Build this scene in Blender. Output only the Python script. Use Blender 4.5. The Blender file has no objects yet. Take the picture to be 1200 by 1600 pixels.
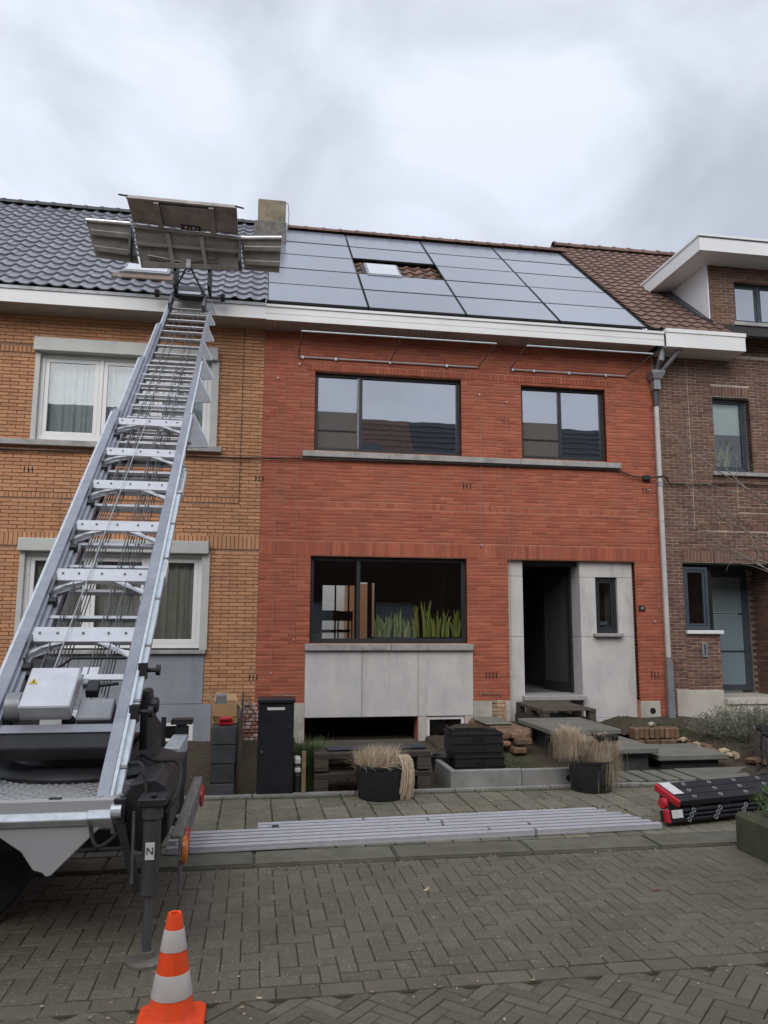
import bpy, bmesh, math, random
import numpy as np
from mathutils import Vector, Matrix
R = random.Random(7)
rad = math.radians
sc = bpy.context.scene
COL = sc.collection

# ------------------------------------------------------------------ camera
CAM = Vector((-0.04, -12.0, 1.62))
YAW, PITCH, ROLL = rad(9.35), rad(8.33), rad(0.25)
fw = Vector((math.sin(YAW) * math.cos(PITCH), math.cos(YAW) * math.cos(PITCH), math.sin(PITCH)))
rt = Vector((math.cos(YAW), -math.sin(YAW), 0)); up = rt.cross(fw)
rt2 = rt * math.cos(ROLL) + up * math.sin(ROLL); up2 = up * math.cos(ROLL) - rt * math.sin(ROLL)
cd = bpy.data.cameras.new('camera'); cam = bpy.data.objects.new('camera', cd); COL.objects.link(cam)
cam.matrix_world = Matrix(((rt2.x, up2.x, -fw.x, CAM.x), (rt2.y, up2.y, -fw.y, CAM.y), (rt2.z, up2.z, -fw.z, CAM.z), (0, 0, 0, 1)))
cd.sensor_fit = 'HORIZONTAL'; cd.sensor_width = 36; cd.lens = 1210 / 1200 * 36
cd.clip_start = 0.05; cd.clip_end = 800
sc.camera = cam

# ------------------------------------------------------------------ sky, sun, exposure
SUN_EL, SUN_AZ = rad(38), rad(200)          # behind the clouds, over the photographer's shoulder
w = bpy.data.worlds.new('World'); sc.world = w; w.use_nodes = True
nt = w.node_tree; nt.nodes.clear(); N = nt.nodes.new; LK = nt.links.new
wo = N('ShaderNodeOutputWorld')
sky = N('ShaderNodeTexSky'); sky.sky_type = 'NISHITA'; sky.sun_disc = False
sky.sun_elevation = SUN_EL; sky.sun_rotation = SUN_AZ; sky.dust_density = 2.0
tc = N('ShaderNodeTexCoord'); sx = N('ShaderNodeSeparateXYZ'); LK(tc.outputs['Generated'], sx.inputs[0])
def wm(op, a, b=None, c=None):
    n = N('ShaderNodeMath'); n.operation = op
    for i, v in enumerate((a, b, c)):
        if v is None: continue
        if isinstance(v, (int, float)): n.inputs[i].default_value = v
        else: LK(v, n.inputs[i])
    return n.outputs[0]
mp_ = N('ShaderNodeMapping'); LK(tc.outputs['Generated'], mp_.inputs[0]); mp_.inputs['Scale'].default_value = (1, 1, 1.5); mp_.inputs['Location'].default_value = (3.1, 0.7, 5.2)
n1 = N('ShaderNodeTexNoise'); n1.inputs['Scale'].default_value = 3.2; n1.inputs['Detail'].default_value = 8
n1.inputs['Roughness'].default_value = 0.52; n1.inputs['Distortion'].default_value = 0.5
LK(mp_.outputs[0], n1.inputs['Vector'])
# broad thin and thick places in the cloud deck: (direction, sharpness, amount)
dens = n1.outputs[0]
for dv, sh, am in (((-0.30, 0.82, 0.48), 22, 0.24), ((0.20, 0.79, 0.57), 60, 0.10), ((0.33, 0.75, 0.57), 60, 0.10), ((0.16, 0.86, 0.48), 60, 0.09), ((-0.06, 0.81, 0.58), 40, -0.12), ((0.0, -0.93, 0.36), 10, 0.15),
                   ((0.50, 0.70, 0.50), 45, -0.26), ((0.05, 0.72, 0.69), 40, -0.08), ((0.47, 0.58, 0.66), 30, 0.08), ((0.4, -0.7, 0.6), 8, 0.12), ((-0.8, -0.2, 0.55), 9, -0.08)):
    d = Vector(dv).normalized(); vd = N('ShaderNodeVectorMath'); vd.operation = 'DOT_PRODUCT'; LK(tc.outputs['Generated'], vd.inputs[0]); vd.inputs[1].default_value = d
    dens = wm('ADD', dens, wm('MULTIPLY', wm('POWER', wm('MAXIMUM', vd.outputs['Value'], 0.0), sh), am))
cr = N('ShaderNodeValToRGB')
e = cr.color_ramp.elements
e[0].position = 0.36; e[0].color = (0.42, 0.455, 0.53, 1)
e[1].position = 0.66; e[1].color = (0.655, 0.70, 0.80, 1)
m_ = e.new(0.5); m_.color = (0.525, 0.56, 0.64, 1)
LK(dens, cr.inputs[0]); bgc = N('ShaderNodeBackground'); LK(cr.outputs[0], bgc.inputs[0])
LK(wm('ADD', 1.0, wm('MULTIPLY', wm('POWER', wm('MAXIMUM', sx.outputs['Z'], 0.0), 2.0), 0.35)), bgc.inputs[1])
bgs = N('ShaderNodeBackground'); LK(sky.outputs[0], bgs.inputs[0]); bgs.inputs[1].default_value = 0.06
mx = N('ShaderNodeMixShader'); mx.inputs[0].default_value = 0.9
LK(bgs.outputs[0], mx.inputs[1]); LK(bgc.outputs[0], mx.inputs[2]); LK(mx.outputs[0], wo.inputs[0])
ld = bpy.data.lights.new('sun', 'SUN'); ld.energy = 1.5; ld.angle = rad(50); ld.color = (1.0, 0.97, 0.93)
sun = bpy.data.objects.new('sun', ld); COL.objects.link(sun)
sun.rotation_euler = (rad(90) - SUN_EL, 0, rad(180) - SUN_AZ)
sv = sc.view_settings; sv.view_transform = 'Standard'; sv.look = 'None'; sv.gamma = 1; sv.exposure = 0.35
sv.use_curve_mapping = False
sc.cycles.max_bounces = 8; sc.cycles.transparent_max_bounces = 12

# ------------------------------------------------------------------ materials
def mat(name, c, c2=None, scale=6.0, rough=0.7, metal=0.0, bump=0.0, bscale=80.0, vary=0.0, tones=None, ior=1.45,
        stain=None, stretch=(1, 1, 1), rvar=0.12, spec=0.5, wear=None):
    """procedural surface: two-tone noise, piece-to-piece variation, optional stains, fine relief; world position drives it all"""
    m = bpy.data.materials.new(name); m.use_nodes = True
    t = m.node_tree; t.nodes.clear(); n = t.nodes.new; L = t.links.new
    out = n('ShaderNodeOutputMaterial'); bs = n('ShaderNodeBsdfPrincipled'); L(bs.outputs[0], out.inputs[0])
    geo = n('ShaderNodeNewGeometry'); mp = n('ShaderNodeMapping'); L(geo.outputs['Position'], mp.inputs[0]); mp.inputs['Scale'].default_value = stretch
    nz = n('ShaderNodeTexNoise'); nz.inputs['Scale'].default_value = scale; nz.inputs['Detail'].default_value = 6; nz.inputs['Roughness'].default_value = 0.62
    L(mp.outputs[0], nz.inputs['Vector'])
    def rgbmix(f, a, b, mode='MIX'):
        x = n('ShaderNodeMix'); x.data_type = 'RGBA'; x.blend_type = mode
        for sk, v in ((x.inputs[0], f), (x.inputs[6], a), (x.inputs[7], b)):
            if hasattr(v, 'is_output'): L(v, sk)
            elif isinstance(v, (int, float)): sk.default_value = v
            else: sk.default_value = (*v, 1)
        return x.outputs[2]
    def ramp(src, p0, p1):
        x = n('ShaderNodeMapRange'); x.inputs[1].default_value = p0; x.inputs[2].default_value = p1; L(src, x.inputs[0]); return x.outputs[0]
    c2 = c2 or tuple(v * 0.78 for v in c)
    col = rgbmix(ramp(nz.outputs[0], 0.35, 0.68), c, c2)
    if vary or tones:
        oi = n('ShaderNodeObjectInfo'); ad = n('ShaderNodeMath'); ad.operation = 'ADD'
        L(oi.outputs['Random'], ad.inputs[0]); L(geo.outputs['Random Per Island'], ad.inputs[1])
        wn = n('ShaderNodeTexWhiteNoise'); wn.noise_dimensions = '1D'; ml = n('ShaderNodeMath'); ml.operation = 'MULTIPLY'; ml.inputs[1].default_value = 917.3
        L(ad.outputs[0], ml.inputs[0]); L(ml.outputs[0], wn.inputs['W'])
        if tones:
            rp = n('ShaderNodeValToRGB'); rp.color_ramp.interpolation = 'LINEAR'
            el = rp.color_ramp.elements; el[0].color = (*tones[0], 1); el[1].color = (*tones[-1], 1)
            for i, tn in enumerate(tones[1:-1]):
                q = el.new((i + 1) / (len(tones) - 1)); q.color = (*tn, 1)
            L(wn.outputs[0], rp.inputs[0]); col = rgbmix(0.6, col, rp.outputs[0])
        hv = n('ShaderNodeHueSaturation'); L(col, hv.inputs['Color'])
        mr = n('ShaderNodeMapRange'); mr.inputs[3].default_value = 1 - vary; mr.inputs[4].default_value = 1 + vary
        sp = n('ShaderNodeSeparateColor'); L(wn.outputs[1], sp.inputs[0]); L(sp.outputs[1], mr.inputs[0]); L(mr.outputs[0], hv.inputs['Value']); col = hv.outputs[0]
    if stain:                                   # (colour, scale, low, high, strength, stretch)
        m2 = n('ShaderNodeMapping'); L(geo.outputs['Position'], m2.inputs[0]); m2.inputs['Scale'].default_value = stain[5]
        s1 = n('ShaderNodeTexNoise'); s1.inputs['Scale'].default_value = stain[1]; s1.inputs['Detail'].default_value = 8; s1.inputs['Roughness'].default_value = 0.7
        L(m2.outputs[0], s1.inputs['Vector'])
        mm = n('ShaderNodeMath'); mm.operation = 'MULTIPLY'; mm.inputs[1].default_value = stain[4]; L(ramp(s1.outputs[0], stain[2], stain[3]), mm.inputs[0])
        col = rgbmix(mm.outputs[0], col, stain[0])
    if wear:                                    # broad patches of grime
        s2 = n('ShaderNodeTexNoise'); s2.inputs['Scale'].default_value = wear[1]; s2.inputs['Detail'].default_value = 9; s2.inputs['Roughness'].default_value = 0.65
        L(geo.outputs['Position'], s2.inputs['Vector'])
        mw = n('ShaderNodeMath'); mw.operation = 'MULTIPLY'; mw.inputs[1].default_value = wear[4]; L(ramp(s2.outputs[0], wear[2], wear[3]), mw.inputs[0])
        col = rgbmix(mw.outputs[0], col, wear[0])
    L(col, bs.inputs['Base Color'])
    rr = n('ShaderNodeMapRange'); rr.inputs[3].default_value = max(0.02, rough - rvar); rr.inputs[4].default_value = min(1, rough + rvar)
    L(nz.outputs[0], rr.inputs[0]); L(rr.outputs[0], bs.inputs['Roughness'])
    bs.inputs['Metallic'].default_value = metal; bs.inputs['IOR'].default_value = ior; bs.inputs['Specular IOR Level'].default_value = spec
    if bump:
        b = n('ShaderNodeBump'); b.inputs['Strength'].default_value = bump; b.inputs['Distance'].default_value = 0.01
        nb = n('ShaderNodeTexNoise'); nb.inputs['Scale'].default_value = bscale; nb.inputs['Detail'].default_value = 5
        L(mp.outputs[0], nb.inputs['Vector']); L(nb.outputs[0], b.inputs['Height']); L(b.outputs[0], bs.inputs['Normal'])
    return m

def glass(name, tint=(0.55, 0.6, 0.6), base=0.08, ior=1.55, rough=0.0):
    m = bpy.data.materials.new(name); m.use_nodes = True
    t = m.node_tree; t.nodes.clear(); n = t.nodes.new; L = t.links.new
    out = n('ShaderNodeOutputMaterial'); mixs = n('ShaderNodeMixShader'); L(mixs.outputs[0], out.inputs[0])
    tr = n('ShaderNodeBsdfTransparent'); tr.inputs[0].default_value = (*tint, 1)
    gl = n('ShaderNodeBsdfGlossy'); gl.inputs['Roughness'].default_value = rough; gl.inputs[0].default_value = (0.93, 0.95, 1, 1)
    fr = n('ShaderNodeFresnel'); fr.inputs[0].default_value = ior
    ad = n('ShaderNodeMath'); ad.inputs[1].default_value = base; L(fr.outputs[0], ad.inputs[0])
    geo = n('ShaderNodeNewGeometry'); nz = n('ShaderNodeTexNoise'); nz.inputs['Scale'].default_value = 1.3; L(geo.outputs['Position'], nz.inputs['Vector'])
    bp = n('ShaderNodeBump'); bp.inputs['Strength'].default_value = 0.05; bp.inputs['Distance'].default_value = 0.02; L(nz.outputs[0], bp.inputs['Height']); L(bp.outputs[0], gl.inputs['Normal'])
    L(ad.outputs[0], mixs.inputs[0]); L(tr.outputs[0], mixs.inputs[1]); L(gl.outputs[0], mixs.inputs[2])
    return m

M = {}
M['red_brick'] = mat('red_brick', (0.385, 0.104, 0.060), (0.295, 0.078, 0.046), 14, 0.78, bump=0.25, bscale=120, vary=0.16,
                     tones=[(0.30, 0.072, 0.041), (0.41, 0.115, 0.06), (0.36, 0.09, 0.05), (0.43, 0.14, 0.075)], stain=((0.15, 0.065, 0.045), 1.3, 0.5, 0.75, 0.5, (1.6, 1, 0.45)))
M['red_mortar'] = mat('red_mortar', (0.54, 0.26, 0.17), (0.36, 0.14, 0.085), 1.7, 0.9, bump=0.3, bscale=200)
M['orange_brick'] = mat('orange_brick', (0.50, 0.255, 0.135), (0.42, 0.20, 0.10), 14, 0.8, bump=0.25, bscale=120, vary=0.13,
                        tones=[(0.44, 0.20, 0.10), (0.53, 0.275, 0.145), (0.48, 0.23, 0.12), (0.54, 0.30, 0.165)], stain=((0.24, 0.12, 0.065), 1.2, 0.5, 0.76, 0.5, (1.6, 1, 0.45)))
M['orange_mortar'] = mat('orange_mortar', (0.22, 0.135, 0.085), (0.30, 0.19, 0.125), 4, 0.95, bump=0.3, bscale=200)
M['brown_brick'] = mat('brown_brick', (0.165, 0.085, 0.062), (0.12, 0.062, 0.046), 14, 0.82, bump=0.4, bscale=110, vary=0.24,
                       tones=[(0.115, 0.062, 0.048), (0.19, 0.10, 0.07), (0.145, 0.073, 0.054), (0.22, 0.12, 0.085)])
M['brown_mortar'] = mat('brown_mortar', (0.50, 0.42, 0.35), (0.26, 0.21, 0.17), 3, 0.95, bump=0.4, bscale=160)
M['stone'] = mat('stone', (0.60, 0.575, 0.55), (0.49, 0.475, 0.46), 2.2, 0.8, bump=0.12, bscale=160, stain=((0.22, 0.212, 0.205), 3.2, 0.5, 0.8, 0.5, (1.6, 1, 0.35)))
M['stone_grey'] = mat('stone_grey', (0.30, 0.315, 0.35), (0.245, 0.26, 0.29), 2.5, 0.8, bump=0.12, bscale=160, stain=((0.12, 0.12, 0.13), 2.0, 0.52, 0.8, 0.5, (1.5, 1, 0.4)))
M['sill'] = mat('sill_stone', (0.40, 0.385, 0.365), (0.28, 0.27, 0.26), 6, 0.8, bump=0.2, bscale=120, stain=((0.12, 0.12, 0.11), 3, 0.55, 0.75, 0.6, (1, 1, 1)))
M['plinth'] = mat('plinth', (0.52, 0.48, 0.42), (0.40, 0.37, 0.32), 3, 0.85, bump=0.25, bscale=90, stain=((0.20, 0.19, 0.15), 2.4, 0.5, 0.75, 0.6, (1, 1, 1)))
M['white_pvc'] = mat('white_pvc', (0.80, 0.80, 0.79), (0.72, 0.72, 0.71), 1.2, 0.4, stain=((0.42, 0.40, 0.37), 2.5, 0.58, 0.8, 0.4, (0.5, 1, 3)), rvar=0.06)
M['white_paint'] = mat('white_paint', (0.78, 0.78, 0.78), (0.70, 0.70, 0.69), 2, 0.5, stain=((0.45, 0.44, 0.42), 3, 0.58, 0.8, 0.4, (1, 1, 0.5)))
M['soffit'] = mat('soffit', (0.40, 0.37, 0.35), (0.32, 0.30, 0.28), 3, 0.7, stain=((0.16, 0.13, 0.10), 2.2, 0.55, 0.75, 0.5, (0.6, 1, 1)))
M['zinc'] = mat('zinc', (0.33, 0.34, 0.36), (0.24, 0.25, 0.265), 5, 0.5, 0.5, stain=((0.15, 0.14, 0.13), 4, 0.5, 0.75, 0.5, (1, 1, 0.4)))
M['pipe_pvc'] = mat('pipe_pvc', (0.55, 0.52, 0.49), (0.47, 0.44, 0.41), 3, 0.5, stain=((0.25, 0.22, 0.2), 4, 0.55, 0.75, 0.4, (1, 1, 0.3)))
M['shutter'] = mat('shutter_box', (0.52, 0.53, 0.50), (0.45, 0.46, 0.435), 3, 0.5, stain=((0.25, 0.25, 0.22), 3, 0.6, 0.8, 0.4, (1, 1, 0.5)))
M['anthracite'] = mat('anthracite_frame', (0.028, 0.03, 0.034), (0.022, 0.024, 0.027), 8, 0.45)
M['bluegrey'] = mat('bluegrey_frame', (0.055, 0.07, 0.085), (0.045, 0.058, 0.07), 8, 0.45)
M['glass'] = glass('window_glass', (0.90, 0.93, 0.92), 0.025, 1.45)
M['glass_up'] = glass('coated_glass', (0.5, 0.53, 0.55), 0.36)
M['glass_frost'] = mat('frosted_glass', (0.20, 0.26, 0.285), (0.17, 0.225, 0.25), 1.2, 0.3, spec=0.6)
M['glass_dim'] = mat('dim_door_glass', (0.07, 0.076, 0.072), (0.055, 0.06, 0.057), 1.2, 0.25, spec=0.5)
M['blind'] = mat('blind', (0.62, 0.66, 0.60), (0.55, 0.6, 0.54), 3, 0.8)
M['screen'] = mat('fly_screen', (0.105, 0.095, 0.088), (0.09, 0.082, 0.076), 40, 0.75, bump=0.2, bscale=900)
M['curtain'] = mat('curtain', (0.60, 0.63, 0.66), (0.5, 0.53, 0.56), 6, 0.9, bump=0.1)
M['curtain_dark'] = mat('curtain_brown', (0.58, 0.53, 0.47), (0.47, 0.43, 0.38), 6, 0.9, bump=0.1)
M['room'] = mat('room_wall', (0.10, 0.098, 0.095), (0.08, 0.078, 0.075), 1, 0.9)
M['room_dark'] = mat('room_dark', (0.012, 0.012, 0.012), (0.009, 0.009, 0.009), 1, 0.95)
M['hall_wall'] = mat('hall_wall', (0.12, 0.12, 0.11), (0.10, 0.10, 0.09), 1, 0.9)
M['door_white'] = mat('door_white', (0.42, 0.44, 0.41), (0.36, 0.38, 0.35), 1.5, 0.6)
M['black_tile'] = mat('black_tile', (0.16, 0.163, 0.195), (0.12, 0.123, 0.148), 9, 0.30, vary=0.16, ior=2.1, spec=0.8, bump=0.06, bscale=60)
M['brown_tile'] = mat('brown_tile', (0.20, 0.118, 0.092), (0.14, 0.083, 0.066), 8, 0.72, vary=0.2, bump=0.3, bscale=90, stain=((0.075, 0.06, 0.045), 6, 0.5, 0.75, 0.5, (1, 1, 1)))
M['red_tile'] = mat('red_tile', (0.19, 0.095, 0.065), (0.13, 0.07, 0.05), 8, 0.75, vary=0.2, bump=0.3, bscale=90, stain=((0.09, 0.07, 0.05), 6, 0.5, 0.75, 0.5, (1, 1, 1)))
M['ridge_dark'] = mat('ridge_dark', (0.03, 0.032, 0.04), (0.05, 0.05, 0.055), 9, 0.5, vary=0.15)
M['underlay'] = mat('roof_underlay', (0.03, 0.028, 0.028), rough=0.9)
M['solar'] = mat('solar_glass', (0.165, 0.183, 0.23), (0.15, 0.166, 0.208), 2.5, 0.2, ior=2.5, spec=0.8, vary=0.14, rvar=0.04)  # dark panel glass; base colour lightened to carry the sky's reflection
M['solar_frame'] = mat('solar_frame', (0.02, 0.02, 0.022), rough=0.4)
M['lead_brown'] = mat('worn_flashing', (0.22, 0.15, 0.115), (0.13, 0.10, 0.085), 8, 0.7, bump=0.3, bscale=40)
M['lead'] = mat('lead', (0.075, 0.08, 0.095), (0.055, 0.06, 0.07), 9, 0.55, 0.2, bump=0.2, bscale=40)
M['chimney'] = mat('chimney', (0.26, 0.22, 0.155), (0.17, 0.145, 0.105), 5, 0.95, bump=0.6, bscale=60, stain=((0.07, 0.065, 0.05), 4, 0.5, 0.75, 0.6, (1, 1, 0.6)))
M['alu'] = mat('aluminium', (0.60, 0.61, 0.63), (0.50, 0.51, 0.53), 9, 0.38, 0.75, stain=((0.30, 0.30, 0.30), 6, 0.55, 0.8, 0.5, (1, 1, 1)))
M['alu_plate'] = mat('aluminium_plate', (0.66, 0.67, 0.70), (0.56, 0.57, 0.60), 7, 0.42, 0.45, stain=((0.30, 0.30, 0.32), 9, 0.55, 0.8, 0.4, (1, 1, 1)))
M['fin'] = mat('fin_sheet', (0.26, 0.26, 0.275), (0.20, 0.20, 0.215), 7, 0.5, 0.4)
M['galv'] = mat('galvanised', (0.66, 0.71, 0.75), (0.50, 0.55, 0.59), 16, 0.45, 0.4, stain=((0.7, 0.74, 0.77), 9, 0.55, 0.7, 0.5, (1, 1, 1)))
M['rail_top'] = mat('rail_anodised', (0.36, 0.37, 0.42), (0.27, 0.28, 0.32), 7, 0.42, 0.5)
M['alu_dull'] = mat('platform_alu', (0.39, 0.36, 0.335), (0.27, 0.248, 0.23), 5, 0.45, 0.35, stain=((0.15, 0.135, 0.125), 3.2, 0.48, 0.75, 0.7, (1, 1, 1)))
M['steel_dark'] = mat('steel_dark', (0.035, 0.036, 0.04), (0.022, 0.023, 0.025), 9, 0.5, 0.3, stain=((0.1, 0.095, 0.085), 9, 0.56, 0.8, 0.4, (1, 1, 1)))
M['jack_grey'] = mat('jack_grey', (0.075, 0.076, 0.078), (0.045, 0.046, 0.048), 8, 0.5, 0.2, stain=((0.15, 0.14, 0.125), 10, 0.56, 0.76, 0.5, (1, 1, 0.5)))
M['foot_steel'] = mat('worn_foot', (0.26, 0.245, 0.215), (0.17, 0.16, 0.14), 20, 0.5, 0.5)
M['steel'] = mat('steel', (0.20, 0.20, 0.21), (0.13, 0.13, 0.135), 12, 0.42, 0.7)
M['cable'] = mat('wire_rope', (0.16, 0.16, 0.17), rough=0.5, metal=0.6)
M['wire_light'] = mat('trellis_wire', (0.42, 0.26, 0.20), rough=0.5, metal=0.3)
M['black_plastic'] = mat('black_plastic', (0.016, 0.016, 0.018), (0.024, 0.024, 0.025), 10, 0.5, stain=((0.07, 0.07, 0.065), 8, 0.58, 0.8, 0.4, (1, 1, 1)))
M['black_coat'] = mat('black_powder_coat', (0.012, 0.013, 0.017), (0.017, 0.018, 0.022), 12, 0.42, bump=0.08, bscale=300)
M['rubber'] = mat('rubber', (0.018, 0.018, 0.018), (0.03, 0.029, 0.027), 9, 0.8, bump=0.3, bscale=60)
M['grey_panel'] = mat('skirt_panel', (0.40, 0.40, 0.41), (0.36, 0.36, 0.37), 2, 0.45, stain=((0.2, 0.19, 0.18), 4, 0.58, 0.82, 0.4, (1, 1, 0.6)))
M['checker'] = mat('checker_plate', (0.46, 0.44, 0.41), (0.36, 0.345, 0.32), 6, 0.45, 0.3, stain=((0.14, 0.125, 0.105), 4, 0.5, 0.75, 0.6, (1, 1, 1)))
M['orange_cone'] = mat('cone_orange', (0.92, 0.085, 0.012), (0.80, 0.065, 0.01), 9, 0.5, stain=((0.22, 0.045, 0.022), 13, 0.54, 0.78, 0.65, (1, 1, 0.5)), wear=((0.10, 0.05, 0.035), 30, 0.62, 0.72, 0.5))
M['cone_white'] = mat('cone_sleeve', (0.52, 0.47, 0.44), (0.44, 0.40, 0.38), 12, 0.4, stain=((0.75, 0.10, 0.08), 14, 0.64, 0.7, 0.8, (1, 1, 1)))
M['lamp_red'] = mat('lamp_red', (0.42, 0.03, 0.03), rough=0.25); M['lamp_amber'] = mat('lamp_amber', (0.62, 0.17, 0.03), rough=0.25)
M['red_plastic'] = mat('red_plastic', (0.52, 0.02, 0.03), (0.42, 0.018, 0.026), 10, 0.4)
M['yellow'] = mat('sticker_yellow', (0.75, 0.50, 0.03), rough=0.5)
M['label_white'] = mat('label_white', (0.68, 0.68, 0.66), (0.58, 0.58, 0.56), 30, 0.6)
M['gold'] = mat('numeral_paint', (0.75, 0.70, 0.50), rough=0.5)
M['wood_grey'] = mat('wood_weathered', (0.115, 0.092, 0.072), (0.062, 0.05, 0.04), 5, 0.85, bump=0.4, bscale=30, vary=0.2, stretch=(1, 6, 6))
M['worn_board'] = mat('worn_board', (0.22, 0.205, 0.185), (0.13, 0.12, 0.108), 7, 0.8, bump=0.3, bscale=40, stretch=(6, 1, 6))
M['pallet_wood'] = mat('pallet_wood', (0.085, 0.068, 0.054), (0.05, 0.04, 0.032), 5, 0.88, bump=0.4, bscale=30, vary=0.2, stretch=(1, 6, 6))
M['wood'] = mat('wood', (0.24, 0.17, 0.10), (0.16, 0.11, 0.065), 5, 0.85, bump=0.3, bscale=30, vary=0.15, stretch=(1, 6, 6))
M['cardboard'] = mat('cardboard', (0.46, 0.30, 0.15), (0.38, 0.245, 0.12), 5, 0.85)
M['block'] = mat('concrete_block', (0.062, 0.064, 0.066), (0.042, 0.043, 0.044), 9, 0.9, bump=0.6, bscale=120, vary=0.25)
M['concrete'] = mat('concrete', (0.30, 0.295, 0.28), (0.20, 0.197, 0.185), 4, 0.85, bump=0.3, bscale=120, stain=((0.12, 0.125, 0.11), 3.5, 0.52, 0.75, 0.5, (1, 1, 1)), vary=0.1)
M['slab'] = mat('step_slab', (0.205, 0.20, 0.17), (0.15, 0.148, 0.122), 3, 0.75, bump=0.35, bscale=160, stain=((0.085, 0.09, 0.055), 4, 0.5, 0.75, 0.55, (1, 1, 1)), vary=0.08)
M['paver'] = mat('paver', (0.172, 0.153, 0.114), (0.108, 0.097, 0.073), 26, 0.6, bump=0.8, bscale=260, vary=0.11,
                 tones=[(0.139, 0.124, 0.092), (0.166, 0.148, 0.11), (0.152, 0.136, 0.10), (0.177, 0.157, 0.117)], stain=((0.50, 0.46, 0.38), 62, 0.57, 0.66, 0.7, (1, 1, 1)), wear=((0.055, 0.052, 0.042), 0.9, 0.50, 0.74, 0.6))
M['road_paver'] = mat('road_paver', (0.178, 0.156, 0.112), (0.123, 0.109, 0.08), 24, 0.7, bump=0.7, bscale=260, vary=0.16,
                      tones=[(0.13, 0.115, 0.082), (0.163, 0.144, 0.104), (0.148, 0.13, 0.094)], stain=((0.44, 0.39, 0.29), 62, 0.59, 0.68, 0.6, (1, 1, 1)), wear=((0.065, 0.062, 0.038), 1.1, 0.48, 0.72, 0.6))
M['flag'] = mat('pavement_slab', (0.215, 0.195, 0.147), (0.142, 0.13, 0.098), 12, 0.75, bump=0.6, bscale=240, vary=0.18, stain=((0.075, 0.088, 0.042), 2.2, 0.5, 0.72, 0.55, (1, 1, 1)))
M['joint'] = mat('joint_sand', (0.10, 0.096, 0.064), (0.068, 0.065, 0.045), 12, 0.95, bump=0.5, bscale=200)
M['kerb'] = mat('kerb_stone', (0.155, 0.147, 0.115), (0.11, 0.105, 0.08), 7, 0.75, bump=0.4, bscale=160, stain=((0.055, 0.06, 0.032), 3, 0.5, 0.72, 0.6, (1, 1, 1)), vary=0.1)
M['soil'] = mat('soil', (0.075, 0.055, 0.036), (0.045, 0.034, 0.024), 9, 0.95, bump=1.0, bscale=45, stain=((0.06, 0.085, 0.025), 1.7, 0.5, 0.7, 0.7, (1, 1, 1)))
M['moss'] = mat('moss', (0.05, 0.085, 0.02), (0.03, 0.055, 0.014), 30, 0.9, bump=1.0, bscale=80)
M['rubble'] = mat('rubble', (0.22, 0.125, 0.075), (0.12, 0.085, 0.058), 12, 0.9, bump=0.7, bscale=60, vary=0.3, stain=((0.06, 0.07, 0.03), 5, 0.5, 0.72, 0.6, (1, 1, 1)))
M['pale_rubble'] = mat('pale_rubble', (0.46, 0.37, 0.24), (0.30, 0.23, 0.14), 14, 0.9, bump=0.8, bscale=50, vary=0.3)
M['white_worn_brick'] = mat('worn_painted_brick', (0.34, 0.13, 0.085), (0.24, 0.09, 0.06), 9, 0.85, bump=0.5, bscale=60, vary=0.25, stain=((0.62, 0.56, 0.52), 9, 0.47, 0.56, 0.8, (1, 1, 1)))
M['planter_stone'] = mat('planter_stone', (0.19, 0.18, 0.165), (0.10, 0.095, 0.085), 7, 0.9, bump=0.8, bscale=40, vary=0.1)
M['mossy_stone'] = mat('mossy_stone', (0.085, 0.085, 0.05), (0.05, 0.055, 0.03), 6, 0.9, bump=0.6, bscale=70)
M['dry_grass'] = mat('dry_grass', (0.55, 0.44, 0.32), (0.42, 0.32, 0.22), 20, 0.8, vary=0.4, tones=[(0.36, 0.25, 0.16), (0.62, 0.51, 0.38), (0.50, 0.41, 0.27), (0.66, 0.56, 0.45)])
M['green_leaf'] = mat('green_leaf', (0.06, 0.11, 0.03), (0.04, 0.08, 0.02), 10, 0.5, vary=0.3, tones=[(0.035, 0.07, 0.02), (0.08, 0.14, 0.035), (0.12, 0.16, 0.05)])
M['snake_leaf'] = mat('snake_leaf', (0.20, 0.26, 0.06), (0.12, 0.18, 0.045), 18, 0.45, vary=0.3, tones=[(0.22, 0.27, 0.06), (0.66, 0.60, 0.12), (0.34, 0.37, 0.09), (0.74, 0.66, 0.20)])
M['lavender'] = mat('lavender_leaf', (0.15, 0.17, 0.115), (0.09, 0.11, 0.07), 14, 0.8, vary=0.3, tones=[(0.085, 0.10, 0.06), (0.19, 0.20, 0.145), (0.13, 0.14, 0.085)])
M['twig'] = mat('twig_bark', (0.26, 0.21, 0.175), (0.15, 0.115, 0.095), 20, 0.85, vary=0.15)
M['blue_tarp'] = mat('blue_sheet', (0.02, 0.027, 0.045), (0.035, 0.042, 0.06), 9, 0.4)
M['cloth_black'] = mat('black_cloth', (0.01, 0.01, 0.011), rough=0.8)

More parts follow.
